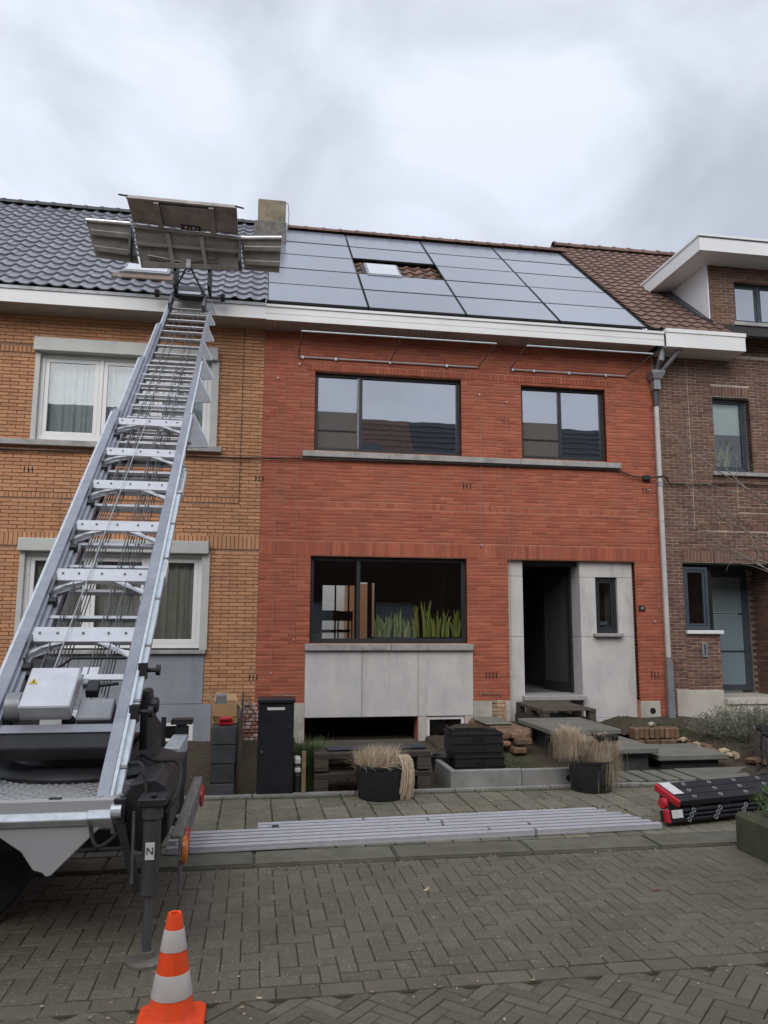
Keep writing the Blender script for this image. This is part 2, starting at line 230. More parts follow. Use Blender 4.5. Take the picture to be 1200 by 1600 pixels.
# ------------------------------------------------------------------ mesh builder and object helpers
class MB:
    def __init__(s): s.v = []; s.f = []
    def add(s, vs, fs):
        o = len(s.v); s.v += [tuple(p) for p in vs]; s.f += [tuple(i + o for i in f) for f in fs]; return s
    def box(s, x0, x1, y0, y1, z0, z1):
        return s.add([(x0, y0, z0), (x1, y0, z0), (x1, y1, z0), (x0, y1, z0), (x0, y0, z1), (x1, y0, z1), (x1, y1, z1), (x0, y1, z1)],
                     [(0, 3, 2, 1), (4, 5, 6, 7), (0, 1, 5, 4), (1, 2, 6, 5), (2, 3, 7, 6), (3, 0, 4, 7)])
    def hexa(s, b, t):                       # bottom loop, top loop (same count)
        n = len(b)
        return s.add(list(b) + list(t), [tuple(range(n - 1, -1, -1)), tuple(range(n, 2 * n))] + [(i, (i + 1) % n, n + (i + 1) % n, n + i) for i in range(n)])
    def prism(s, pts, d):                    # closed outline extruded along vector d
        d = Vector(d); a = [Vector(p) for p in pts]; return s.hexa(a, [p + d for p in a])
    def tube(s, pts, r, n=8, r1=None, cap=True):
        pts = [Vector(p) for p in pts]; m = len(pts); vs = []; fs = []
        for i, p in enumerate(pts):
            t = (pts[min(i + 1, m - 1)] - pts[max(i - 1, 0)]).normalized()
            a = t.cross(Vector((0, 0, 1)) if abs(t.z) < 0.9 else Vector((1, 0, 0))).normalized(); b = t.cross(a)
            q = r if r1 is None else r + (r1 - r) * i / max(1, m - 1)
            for k in range(n): vs.append(p + (a * math.cos(2 * math.pi * k / n) + b * math.sin(2 * math.pi * k / n)) * q)
        for i in range(m - 1):
            for k in range(n): fs.append((i * n + k, i * n + (k + 1) % n, (i + 1) * n + (k + 1) % n, (i + 1) * n + k))
        if cap: fs += [tuple(range(n - 1, -1, -1)), tuple(range((m - 1) * n, m * n))]
        return s.add(vs, fs)
    def lathe(s, c, prof, n=24):             # prof: (radius, z) from bottom to top, open ends
        vs = [(c[0] + r * math.cos(2 * math.pi * k / n), c[1] + r * math.sin(2 * math.pi * k / n), c[2] + z) for r, z in prof for k in range(n)]
        fs = [(i * n + k, i * n + (k + 1) % n, (i + 1) * n + (k + 1) % n, (i + 1) * n + k) for i in range(len(prof) - 1) for k in range(n)]
        return s.add(vs, fs)
    def ring(s, x0, x1, z0, z1, y0, y1, wl, wr=None, wt=None, wb=None):    # rectangular frame butted at the corners
        wr = wr or wl; wt = wt or wl; wb = wb or wl
        s.box(x0, x1, y0, y1, z0, z0 + wb); s.box(x0, x1, y0, y1, z1 - wt, z1)
        s.box(x0, x0 + wl, y0, y1, z0 + wb, z1 - wt); s.box(x1 - wr, x1, y0, y1, z0 + wb, z1 - wt); return s
    def build(s, name, m, parent=None, bevel=0.0, smooth=False, kind=None, seg=1):
        me = bpy.data.meshes.new(name)
        org = Vector((0, 0, 0))
        if parent is None and kind is None and s.v:
            a = np.array(s.v); lo, hi = a.min(0), a.max(0); org = Vector(((lo[0] + hi[0]) / 2, (lo[1] + hi[1]) / 2, lo[2]))
            s.v = [tuple(p) for p in a - np.array(org)]
        me.from_pydata(s.v, [], s.f)
        if bevel:
            bm = bmesh.new(); bm.from_mesh(me)
            bmesh.ops.bevel(bm, geom=[e for e in bm.edges if len(e.link_faces) == 2 and e.calc_face_angle(0) > 0.5], offset=bevel, segments=seg, affect='EDGES', clamp_overlap=True)
            bm.to_mesh(me); bm.free()
        if smooth:
            me.polygons.foreach_set('use_smooth', [True] * len(me.polygons)); me.set_sharp_from_angle(angle=rad(38))
        me.materials.append(M[m]); me.update()
        o = bpy.data.objects.new(name, me); COL.objects.link(o); o.location = org
        put(o, parent)
        if kind: o['kind'] = kind
        return o
WT = {}
def put(o, parent):
    if parent is not None:
        o.parent = parent; o.matrix_parent_inverse = Matrix.Translation(-WT.get(parent.name, Vector((0, 0, 0))))
    elif o.type == 'MESH' and o.location.length > 0: WT[o.name] = o.location.copy()
def tag(o, label, cat, group=None):
    o['label'] = label; o['category'] = cat
    if group: o['group'] = group
    return o
def thing(name, loc, label, cat, group=None):
    o = bpy.data.objects.new(name, None); COL.objects.link(o); o.location = loc; o.empty_display_size = 0.1
    WT[o.name] = Vector(loc); return tag(o, label, cat, group)
def box(name, m, parent, *b, bevel=0.0, kind=None): return MB().box(*b).build(name, m, parent, bevel, kind=kind)
def mesh_obj(name, me, parent, mtx):
    o = bpy.data.objects.new(name, me); COL.objects.link(o); put(o, parent); o.matrix_basis = mtx; return o
def split_pieces(name, items, m, parent, proto, stuff_name, limit=300):
    """items: (matrix, custom verts/faces or None); the 300 nearest whole pieces become objects sharing one mesh, the rest one joined part"""
    proto.materials.append(M[m])
    pv = np.array([v.co[:] for v in proto.vertices]); pf = [tuple(p.vertices) for p in proto.polygons]
    whole = [i for i, it in enumerate(items) if it[1] is None]
    whole.sort(key=lambda i: (items[i][0].translation - CAM).length)
    single = set(whole[:limit]); rest = MB()
    for i, (mt, cu) in enumerate(items):
        if i in single: mesh_obj(name, proto, parent, mt)
        else:
            vs, fs = (pv, pf) if cu is None else cu
            a = np.array(mt); rest.add((np.asarray(vs) @ a[:3, :3].T + a[:3, 3]).tolist(), fs)
    if rest.v:
        o = rest.build(stuff_name, m, parent); o['kind'] = 'stuff'
def mesh_from(vs, fs, name):
    me = bpy.data.meshes.new(name); me.from_pydata([tuple(v) for v in vs], [], fs); me.update(); return me

# ------------------------------------------------------------------ brickwork
def brick_vf(l, h, d, c=0.003):              # front face at y=0, body behind, chamfered front arris; 18 triangles
    x, z = l / 2, h / 2
    vs = [(-x + c, 0, -z + c), (x - c, 0, -z + c), (x - c, 0, z - c), (-x + c, 0, z - c), (-x, c, -z), (x, c, -z), (x, c, z), (-x, c, z), (-x, d, -z), (x, d, -z), (x, d, z), (-x, d, z)]
    fs = [(0, 1, 2, 3), (4, 5, 1, 0), (5, 6, 2, 1), (6, 7, 3, 2), (7, 4, 0, 3), (8, 9, 5, 4), (9, 10, 6, 5), (10, 11, 7, 6), (11, 8, 4, 7)]
    return vs, fs
def backing(x0, x1, z0, z1, holes, y0, y1):
    xs = sorted({x0, x1, *[v for h in holes for v in h[:2] if x0 < v < x1]}); zs = sorted({z0, z1, *[v for h in holes for v in h[2:] if z0 < v < z1]})
    b = MB()
    for i in range(len(zs) - 1):
        run = None; zc = (zs[i] + zs[i + 1]) / 2
        for j in range(len(xs) - 1):
            xc = (xs[j] + xs[j + 1]) / 2
            solid = not any(h[0] < xc < h[1] and h[2] < zc < h[3] for h in holes)
            if solid: run = [xs[j], xs[j + 1]] if run is None else [run[0], xs[j + 1]]
            if (not solid or j == len(xs) - 2) and run: b.box(run[0], run[1], y0, y1, zs[i], zs[i + 1]); run = None
    return b
def courses(x0, x1, z0, z1, holes, course, pitch, joint, perp, y=0.0, depth=0.02, phase=0.0, jit=0.0018):
    out = []; n = 0; z = z0
    std = pitch - perp
    while z + course * 0.6 < z1 + 1e-6:
        h = min(course - joint, z1 - z); zc = z + h / 2
        spans = [(x0, x1)]
        for a, b, c, d in holes:
            if c < zc < d:
                spans = [q for s in spans for q in ((s[0], min(s[1], a)), (max(s[0], b), s[1])) if q[1] - q[0] > 0.01]
        off = phase + (n % 2) * pitch / 2
        for a, b in spans:
            k = math.floor((a - off) / pitch)
            while off + k * pitch < b:
                p, q = off + k * pitch, off + k * pitch + std; k += 1
                whole = p >= a - 1e-5 and q <= b + 1e-5 and abs(h - (course - joint)) < 1e-6
                p, q = max(p, a), min(q, b)
                if q - p < 0.012: continue
                mt = Matrix.Translation(((p + q) / 2, y + R.uniform(-jit, jit), zc)) @ Matrix.Rotation(R.uniform(-0.004, 0.004), 4, 'Y')
                out.append((mt, None if whole else brick_vf(q - p, h, depth)))
        z += course; n += 1
    return out
def soldiers(x0, x1, z0, z1, pitch, joint, y=0.0, depth=0.02):
    out = []; n = max(1, round((x1 - x0) / pitch)); p = (x1 - x0) / n
    for k in range(n):
        out.append((Matrix.Translation((x0 + p * (k + 0.5), y + R.uniform(-0.0015, 0.0015), (z0 + z1) / 2)), brick_vf(p - joint, z1 - z0 - joint, depth)))
    return out
def reveal_bricks(x, side, z0, z1, course, joint, y1):      # bricks that turn into an opening: side -1 = opening to the left
    out = []; z = z0
    while z < z1 - 0.02:
        h = min(course - joint, z1 - z); b = MB().box(x - (0.006 if side < 0 else 0.02), x + (0.02 if side < 0 else 0.006), 0.006, y1, z, z + h)
        out.append((Matrix.Identity(4), (b.v, b.f))); z += course
    return out
def tile_mesh(wd, ln, kind, name):
    n = 9; vs = []; fs = []
    for j, (s, base) in enumerate(((0, 0.032), (ln, 0.004))):
        for i in range(n):
            u = i / (n - 1)
            if kind == 'roll':
                h = -0.010 * math.sin(math.pi * min(1, u / 0.6)) if u < 0.6 else 0.025 * math.sin(math.pi * (u - 0.6) / 0.4) ** 0.8
                ds = 0
            else:
                h = 0.010 * abs(math.cos(math.pi * u)) if u < 0.86 else 0.016; ds = -0.045 * math.sin(math.pi * min(1, u / 0.85)) if j == 0 else 0
            vs.append((u * wd, s + ds, base + h))
    for i in range(n): vs.append((vs[i][0], vs[i][1] + 0.004, vs[i][2] - 0.022))
    for i in range(n - 1):
        fs.append((i, i + 1, n + i + 1, n + i)); fs.append((2 * n + i, 2 * n + i + 1, i + 1, i))
    me = mesh_from(vs, fs, name); me.polygons.foreach_set('use_smooth', [True] * len(me.polygons)); me.set_sharp_from_angle(angle=rad(50)); return me
PITCHR = rad(40.8); EY, EZ = -0.45, 6.58
def rp(x, s, k=0.0):                         # point on the roof: x along the street, s up the slope, k off the surface
    return Vector((x, EY + s * math.cos(PITCHR) - k * math.sin(PITCHR), EZ + s * math.sin(PITCHR) + k * math.cos(PITCHR)))
RM = Matrix(((1, 0, 0, 0), (0, math.cos(PITCHR), -math.sin(PITCHR), 0), (0, math.sin(PITCHR), math.cos(PITCHR), 0), (0, 0, 0, 1)))
def roof_mb(mb, x0, x1, s0, s1, k0, k1):
    return mb.hexa([rp(x0, s0, k0), rp(x1, s0, k0), rp(x1, s1, k0), rp(x0, s1, k0)], [rp(x0, s0, k1), rp(x1, s0, k1), rp(x1, s1, k1), rp(x0, s1, k1)])
def tiles(x0, x1, s0, s1, wd, gauge, k, skip):
    out = []; s = s0; j = 0
    while s < s1 - 0.05:
        x = x0
        while x < x1 - 0.02:
            if not skip(x + wd / 2, s + gauge / 2):
                out.append((Matrix.Translation(rp(x, s, k + R.uniform(-0.002, 0.002))) @ RM @ Matrix.Rotation(R.uniform(-0.006, 0.006), 4, 'Z'), None))
            x += wd
        s += gauge; j += 1
    return out
def ridge(parent, x0, x1, s, m, ln=0.31, r=0.10):
    y, z = rp(0, s)[1], rp(0, s)[2]; x = x0
    n = 8
    vs = []
    for px_, rr in ((0, r * 1.12), (0.06, r * 1.12), (0.07, r), (ln + 0.02, r * 0.97)):
        vs += [(px_, rr * math.cos(math.pi * (i / n) * 1.1 - 0.05 * math.pi), rr * 0.85 * math.sin(math.pi * (i / n) * 1.1 - 0.05 * math.pi)) for i in range(n + 1)]
    fs = [(a * (n + 1) + i, (a + 1) * (n + 1) + i, (a + 1) * (n + 1) + i + 1, a * (n + 1) + i + 1) for a in range(3) for i in range(n)]
    me = mesh_from(vs, fs, 'ridge_tile'); me.materials.append(M[m])
    while x < x1 - 0.05:
        mesh_obj('ridge_tile', me, parent, Matrix.Translation((x, y, z + R.uniform(-0.004, 0.004)))); x += ln

# ------------------------------------------------------------------ ground, road, pavement
def slab_vf(l, wd, h=0.05, c=0.0045):         # paver lying flat, top at z=0
    x, y = l / 2, wd / 2
    vs = [(-x + c, -y + c, 0), (x - c, -y + c, 0), (x - c, y - c, 0), (-x + c, y - c, 0), (-x, -y, -c * 0.8), (x, -y, -c * 0.8), (x, y, -c * 0.8), (-x, y, -c * 0.8), (-x, -y, -h), (x, -y, -h), (x, y, -h), (-x, y, -h)]
    fs = [(0, 1, 2, 3), (4, 5, 1, 0), (5, 6, 2, 1), (6, 7, 3, 2), (7, 4, 0, 3), (8, 9, 5, 4), (9, 10, 6, 5), (10, 11, 7, 6), (11, 8, 4, 7)]
    return vs, fs
def lay_mtx(x, y, z, a=0.0, j=1.0):
    return Matrix.Translation((x, y, z + R.uniform(-0.002, 0.002) * j + 0.004 * math.sin(x * 1.9 + y * 0.7) * math.sin(y * 2.3 - x * 0.6))) @ Matrix.Rotation(a + R.uniform(-0.007, 0.007) * j, 4, 'Z') @ Matrix.Rotation(R.uniform(-0.006, 0.006) * j, 4, 'X') @ Matrix.Rotation(R.uniform(-0.004, 0.004) * j, 4, 'Y')
GR = MB(); GR.add([(-300, -300, -0.13), (300, -300, -0.13), (300, 300, -0.13), (-300, 300, -0.13)], [(0, 1, 2, 3)])
GR.build('ground', 'soil', kind='structure')
ZS = -0.02                                    # parking strip level
road = box('road', 'joint', None, -60, 60, -18.5, -8.262, -0.12, ZS - 0.018, kind='structure')
strip = box('parking_strip', 'joint', None, -60, 60, -8.2615, -6.335, -0.12, ZS - 0.012, kind='structure')
pave = box('pavement', 'joint', None, -60, 60, -6.02, -4.14, -0.12, -0.012, kind='structure')
P = 0.094
def herring(x0, x1, y0, y1, ang, ox, oy, keep, P=0.094, k=2):
    H, V = [], []
    c, s = math.cos(ang), math.sin(ang); rr = int(14 / P)
    for i in range(-rr, rr):
        for j in range(-rr, rr):
            q = (i - j) % (2 * k)
            if q == 0: u, v, a = i + k / 2, j + 0.5, 0.0
            elif q == 2 * k - 1: u, v, a = i + 0.5, j + k / 2, math.pi / 2
            else: continue
            x, y = ox + (u * c - v * s) * P, oy + (u * s + v * c) * P
            if x0 < x < x1 and y0 < y < y1 and keep(x, y): H.append((x, y, ang + a))
    return H
PJ = 0.005
proto = mesh_from(*slab_vf(2 * P - PJ, P - PJ), 'paver')
it = []
for x, y, a in herring(-4.2, 5.6, -8.14, -6.335, 0, 0.03, -8.135, lambda x, y: True):
    hx, hy = (P, P / 2) if abs(math.cos(a)) > 0.5 else (P / 2, P)
    if y - hy < -8.14: hy2 = (y + hy + 8.14) / 2; it.append((lay_mtx(x, -8.14 + hy2, ZS), slab_vf(2 * hx - PJ, 2 * hy2 - PJ))) if hy2 > 0.02 else None
    elif y + hy > -6.34: hy2 = (-6.34 - y + hy) / 2; it.append((lay_mtx(x, -6.34 - hy2, ZS), slab_vf(2 * hx - PJ, 2 * hy2 - PJ))) if hy2 > 0.02 else None
    else: it.append((lay_mtx(x, y, ZS, a), None))
split_pieces('paver', it, 'paver', strip, proto, 'paver_field')
# gutter course between strip and road: two stretcher rows
it = []
for r_, yy in enumerate((-8.203,)):
    x = -4.2 + r_ * 0.1
    while x < 5.6: it.append((lay_mtx(x, yy, ZS), None)); x += 0.2
split_pieces('paver', it, 'road_paver', strip, mesh_from(*slab_vf(0.195, 0.112), 'gutter_paver'), 'paver_rows')
it = [(lay_mtx(x, y, ZS - 0.006, a), None) for x, y, a in herring(-3.6, 4.6, -12.6, -8.232, rad(45), 0.4, -9.0, lambda x, y: True, 0.07, 3)]
split_pieces('paver', it, 'road_paver', road, mesh_from(*slab_vf(0.21 - 0.005, 0.07 - 0.005, c=0.004), 'road_paver'), 'paver_field')
# kerb band and pavement slabs
kerb = box('kerb', 'joint', None, -60, 60, -6.335, -6.02, -0.12, -0.03, kind='structure')
x = -5.0
while x < 6.0:
    MB().box(x + 0.004, x + 0.996, -6.333, -6.024, -0.1, R.uniform(-0.004, 0.002)).build('kerb_stone', 'kerb', kerb, bevel=0.012, seg=2); x += 1.0
it = []
S = 0.223; SD = 0.372
for j in range(6):
    for i in range(int(11 / S)):
        x, y = -5.2 + (i + 0.5) * S, -6.02 + (j + 0.5) * SD - 0.18
        if j == 0: y0 = -6.02; y1 = y + SD / 2; it.append((lay_mtx(x, (y0 + y1) / 2, 0.002, 0, 0.6), slab_vf(S - 0.010, y1 - y0 - 0.012)))
        elif y + SD / 2 < -4.13: it.append((lay_mtx(x, y, 0.002, 0, 1.2), None))
split_pieces('paving_slab', it, 'flag', pave, mesh_from(*slab_vf(S - 0.010, SD - 0.014, c=0.007), 'paving_slab'), 'paving_field')
edging = box('garden_edging', 'joint', None, -60, 60, -4.20, -4.13, -0.12, -0.02, kind='structure')
for x in np.arange(-5, 7, 0.997):
    MB().box(x + 0.003, x + 0.99, -4.20, -4.135, -0.1, 0.012 + R.uniform(-0.004, 0.004)).build('edging_stone', 'concrete', edging, bevel=0.006)
# front gardens: uneven soil
def soil_z(x, y):
    z = -0.06 + 0.03 * math.sin(x * 2.1 + y) + 0.02 * math.sin(y * 3.3 - x * 1.7)
    g = lambda cx_, cy_, sx_, sy_, h: h * math.exp(-((x - cx_) / sx_) ** 2 - ((y - cy_) / sy_) ** 2)
    if x > 2.9: z += 0.07 * min(1, (x - 2.9) / 0.7) + 0.12 * max(0, min(1, (y + 2.4) / 2.2))
    z += g(5.75, -1.0, 0.5, 0.55, 0.08) + g(3.35, -1.6, 0.35, 0.6, 0.12) + g(6.5, -2.2, 0.7, 0.9, 0.08)
    if x < 2.0 and y > -1.4: z -= 0.0
    return z
vs, fs = [], []; nx, ny = 150, 50
for j in range(ny):
    for i in range(nx):
        x = -8 + 20 * i / (nx - 1); y = -4.13 + 4.13 * j / (ny - 1)
        vs.append((x, y, soil_z(x, y) + R.uniform(-0.012, 0.012) - (0.4 if 0.72 < x < 2.5 and y > -0.9 else 0)))
for j in range(ny - 1):
    for i in range(nx - 1): a = j * nx + i; fs.append((a, a + 1, a + nx + 1, a + nx))
MB().add(vs, fs).build('garden_soil', 'soil', kind='structure', smooth=True)

# ------------------------------------------------------------------ red brick house
X0, X1 = 0.0, 6.6245
red = thing('red_brick_house', (3.3, 0.0, 0.0), 'red brick terraced house with solar panels, middle of the row', 'house', 'terraced houses in the row')
UA, UB, GW, DR = (0.81, 3.22, 4.36, 5.66), (4.25, 5.745, 4.365, 5.63), (0.79, 3.28, 1.345, 2.685), (3.965, 6.155, -0.1, 2.685)
CEL, CW = (0.74, 2.48, -0.5, 0.235), (2.62, 3.22, -0.13, 0.23)
holes_all = [UA, UB, GW, DR, CEL, CW]
wall = backing(X0, X1, -0.3, 6.40, holes_all, 0.007, 0.30).build('wall', 'red_mortar', red)
UH = [UA, UB, (0.68, 5.92, 5.665, 5.775), (0.36, 6.26, 3.44, 3.555), GW, (0.0, 6.58, 2.69, 2.915), DR, (0.72, 3.37, -0.4, 1.235), (0.09, 0.73, -0.4, 0.455), (3.36, 3.97, -0.4, 0.46), (6.15, 6.5, -0.4, 0.43)]
slots = [(3.30, 3.86, 3), (0.0, 3.87, 3), (6.42, 3.89, 3), (3.66, 0.85, 4), (6.43, 0.84, 3), (-0.01, 0.84, 3)]
RC, RPp = 0.0572, 0.238
it = courses(X0, X1, -0.1, 6.30, UH, RC, RPp, 0.0115, 0.004, phase=0.11)
it += soldiers(0.68, 5.92, 5.665, 5.775, 0.062, 0.006, y=-0.008, depth=0.03)
it += soldiers(0.36, 6.26, 3.45, 3.545, 0.062, 0.004, y=0.004, depth=0.02)
it += soldiers(0.0, 6.58, 2.69, 2.915, 0.0625, 0.0075, y=-0.002)
for x, sd, a, b in ((3.22, -1, 4.36, 5.66), (0.81, 1, 4.36, 5.66), (5.745, -1, 4.365, 5.63), (3.28, -1, 1.345, 2.685), (6.155, -1, 0.44, 2.685), (0.79, 1, 1.345, 2.685)):
    it += reveal_bricks(x + 0.006 * sd * -1, sd, a, b, RC, 0.0085, 0.10)
split_pieces('brick', it, 'red_brick', wall, mesh_from(*brick_vf(RPp - 0.004, RC - 0.0115, 0.02), 'red_brick'), 'brickwork')
sl = MB(); jt = MB()
for x, z, n in slots:
    if x < 0.02: continue
    for k in range(n): sl.box(x - 0.028 * (n - 1) + 0.056 * k - 0.007, x - 0.028 * (n - 1) + 0.056 * k + 0.007, -0.0045, 0.01, z - 0.045, z + 0.045)
sl.build('vent_slot', 'room_dark', red)
jt.box(0.345, 0.355, -0.0035, 0.006, 3.46, 6.25); jt.box(6.262, 6.27, -0.0035, 0.006, 3.46, 6.2); jt.box(0.672, 0.680, -0.0035, 0.006, 4.35, 5.76); jt.box(5.925, 5.933, -0.0035, 0.006, 4.35, 5.76)
jt.build('expansion_joint', 'orange_mortar', red)
# stone sills, panels, plinth
s = MB(); s.box(0.63, 2.018, -0.07, 0.12, 4.245, 4.335); s.build('sill', 'sill', red, bevel=0.006)
s = MB(); s.box(2.022, 4.198, -0.07, 0.12, 4.245, 4.335); s.build('sill', 'sill', red, bevel=0.006)
s = MB(); s.box(4.202, 5.96, -0.07, 0.12, 4.245, 4.335); s.build('sill', 'sill', red, bevel=0.006)
s = MB(); s.box(0.72, 2.048, -0.075, 0.12, 1.237, 1.335); s.build('sill', 'sill', red, bevel=0.006)
s = MB(); s.box(2.052, 3.36, -0.075, 0.12, 1.237, 1.335); s.build('sill', 'sill', red, bevel=0.006)
for a, b, c, d in ((0.735, 1.602, 0.24, 1.233), (1.608, 2.478, 0.24, 1.233), (2.484, 3.36, 0.24, 1.233)):
    box('stone_panel', 'stone', red, a, b, -0.012, 0.02, c, d, bevel=0.004)
for a, b, c, d in ((0.09, 0.732, -0.35, 0.452), (2.484, 2.617, -0.35, 0.237), (3.223, 3.36, -0.35, 0.237), (2.484, 3.36, -0.35, -0.133), (3.364, 3.665, -0.2, 0.457), (3.885, 3.962, -0.2, 0.457)): box('plinth', 'plinth', red, a, b, -0.010, 0.018, c, d)
box('vent_stone', 'plinth', red, 6.16, 6.50, -0.014, 0.02, 0.0, 0.425, bevel=0.006)
MB().tube([(6.36, -0.018, 0.27), (6.36, 0.015, 0.27)], 0.05, 16).build('vent_hole', 'room_dark', red)
# patch of exposed rubble masonry
pm = []
z = -0.02
while z < 0.45:
    x = 3.67
    while x < 3.875:
        l = R.uniform(0.06, 0.12); h = R.uniform(0.045, 0.06); l = min(l, 3.88 - x)
        if l > 0.02: MB().box(x + 0.002, x + l - 0.002, R.uniform(-0.012, 0.004), 0.02, z, z + h).build('brick', 'pale_rubble', wall, bevel=0.008)
        x += l
    z += 0.062
# windows
def window(parent, x0, x1, z0, z1, y, fm, splits, fwid=0.06, gm='glass', sash=0.05):
    f = MB().ring(x0, x1, z0, z1, y, y + 0.07, fwid, wb=fwid + 0.01)
    inner = [x0 + fwid] + splits + [x1 - fwid]
    for q in splits: f.box(q - 0.03, q + 0.03, y + 0.002, y + 0.07, z0 + fwid + 0.01, z1 - fwid)
    fr = f.build('window', fm, parent, bevel=0.004)
    for k in range(len(inner) - 1):
        a = inner[k] + (0.03 if k else 0); b = inner[k + 1] - (0.03 if k < len(inner) - 2 else 0)
        c, d = z0 + fwid + 0.01, z1 - fwid
        if sash:
            MB().ring(a + 0.003, b - 0.003, c + 0.003, d - 0.003, y + 0.012, y + 0.06, sash).build('sash', fm, fr, bevel=0.004)
            a, b, c, d = a + sash, b - sash, c + sash, d - sash
        MB().box(a, b, y + 0.03, y + 0.036, c, d).build('pane', gm, fr)
    return fr
wA = window(red, 0.815, 3.213, 4.365, 5.655, 0.10, 'anthracite', [1.56], 0.055, 'glass_up', 0.0)
wB = window(red, 4.255, 5.738, 4.37, 5.625, 0.10, 'anthracite', [4.965], 0.055, 'glass_up', 0.0)
wG = window(red, 0.795, 3.273, 1.35, 2.68, 0.10, 'anthracite', [1.55], 0.055, 'glass', 0.0)
def fly_screen(fr, a, b, c, d):
    ob = MB().box(a, b, 0.121, 0.124, c, d).build('fly_screen', 'screen', fr)
    MB().box(a - 0.02, b + 0.02, 0.105, 0.12, c + (d - c) * 0.47, c + (d - c) * 0.47 + 0.018).build('screen_bar', 'anthracite', fr)
    return ob
fly_screen(wA, 0.87, 1.53, 4.43, 5.03); fly_screen(wB, 4.31, 4.935, 4.44, 5.01)
MB().box(1.50, 1.535, 0.09, 0.13, 4.43, 5.60).build('screen_bar', 'steel', wA)
box('blind', 'blind', wB, 5.06, 5.66, 0.30, 0.305, 4.45, 5.02)
box('lamp_box', 'cardboard', wA, 2.96, 3.16, 0.22, 0.36, 4.43, 4.58)
# rooms behind the glass
def room(name, parent, x0, x1, y0, y1, z0, z1, m, back=True):
    b = MB(); v = [(x0, y0, z0), (x1, y0, z0), (x1, y1, z0), (x0, y1, z0), (x0, y0, z1), (x1, y0, z1), (x1, y1, z1), (x0, y1, z1)]
    fs = [(0, 1, 2, 3), (7, 6, 5, 4), (1, 5, 6, 2), (0, 3, 7, 4)] + ([(3, 2, 6, 7)] if back else [])
    return b.add(v, fs).build(name, m, parent)
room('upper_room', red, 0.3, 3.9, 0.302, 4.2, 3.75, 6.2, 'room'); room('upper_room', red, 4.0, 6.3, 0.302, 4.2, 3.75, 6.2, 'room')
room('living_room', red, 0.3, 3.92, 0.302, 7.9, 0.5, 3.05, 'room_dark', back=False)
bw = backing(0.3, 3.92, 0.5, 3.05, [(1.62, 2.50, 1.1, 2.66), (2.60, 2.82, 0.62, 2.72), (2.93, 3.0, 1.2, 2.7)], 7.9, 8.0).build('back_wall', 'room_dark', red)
MB().ring(1.60, 2.52, 1.08, 2.68, 7.85, 7.9, 0.05).box(1.96, 2.0, 7.85, 7.9, 1.13, 2.63).box(2.30, 2.34, 7.85, 7.9, 1.13, 2.63).build('garden_window', 'anthracite', red)
ch = MB()
for cx_, cy_ in ((1.62, 5.6), (2.02, 6.3)):
    ch.box(cx_ - 0.22, cx_ + 0.22, cy_, cy_ + 0.05, 1.72, 1.95)
    for dx in (-0.2, 0.2): ch.tube([(cx_ + dx, cy_, 0.5), (cx_ + dx, cy_ + 0.02, 1.95)], 0.018, 6); ch.tube([(cx_ + dx, cy_ - 0.45, 0.5), (cx_ + dx, cy_ - 0.45, 1.25)], 0.018, 6)
    ch.box(cx_ - 0.22, cx_ + 0.22, cy_ - 0.47, cy_, 1.25, 1.29); ch.box(cx_ - 0.16, cx_ + 0.16, cy_, cy_ + 0.03, 1.45, 1.52)
ch.build('dining_chairs', 'black_plastic', red)
sh = MB().box(2.75, 3.6, 12.0, 12.6, 0, 2.9).build('garden_shed', 'orange_brick'); tag(sh, 'orange brick garden shed seen through the ground floor window', 'shed')
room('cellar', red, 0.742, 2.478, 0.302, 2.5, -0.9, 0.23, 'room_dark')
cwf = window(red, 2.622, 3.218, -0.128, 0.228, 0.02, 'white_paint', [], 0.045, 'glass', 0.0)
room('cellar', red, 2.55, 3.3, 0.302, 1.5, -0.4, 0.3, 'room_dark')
box('cellar_sill', 'white_paint', red, 2.61, 3.23, -0.05, 0.0185, -0.21, -0.135, bevel=0.006)
# porch: stone jamb, stone panel with slit window, open door
YP = 0.10
for c, d in ((0.45, 1.448), (1.452, 2.42), (2.424, 2.682)):
    box('stone_panel', 'stone', red, 3.968, 4.245, YP, 0.32, c, d, bevel=0.004)
box('stone_panel', 'stone', red, 3.968, 4.245, YP - 0.012, 0.32, -0.2, 0.447, bevel=0.004)
def pw(c, d):
    b = MB()
    for x0, x1, z0, z1 in ((5.225, 5.495, c, d), (5.885, 6.152, c, d)): b.box(x0, x1, YP, 0.42, z0, z1)
    return b
box('stone_panel', 'stone', red, 5.225, 6.152, YP, 0.62, 2.424, 2.682, bevel=0.004)
box('stone_panel', 'stone', red, 5.225, 5.498, YP, 0.62, 1.452, 2.42, bevel=0.004); box('stone_panel', 'stone', red, 5.882, 6.152, YP, 0.62, 1.452, 2.42, bevel=0.004)
box('stone_panel', 'stone', red, 5.225, 6.152, YP, 0.62, 0.16, 1.448, bevel=0.004)
box('stone_panel', 'stone', red, 5.225, 6.152, YP - 0.015, 0.62, -0.2, 0.156, bevel=0.004)
nw = window(red, 5.50, 5.88, 1.512, 2.42, YP + 0.05, 'anthracite', [], 0.05, 'glass', 0.035)
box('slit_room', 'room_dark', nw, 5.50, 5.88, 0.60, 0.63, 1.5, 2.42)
box('window_card', 'glass_frost', nw, 5.60, 5.74, 0.22, 0.225, 1.64, 1.70)
box('sill', 'sill', red, 5.43, 5.93, 0.0, YP + 0.06, 1.455, 1.508, bevel=0.005)
box('threshold', 'sill', red, 4.20, 5.235, -0.02, 0.6, 0.45, 0.525, bevel=0.008)
box('lintel', 'anthracite', red, 4.245, 5.225, YP + 0.1, 0.4, 2.60, 2.683)
hall = MB()
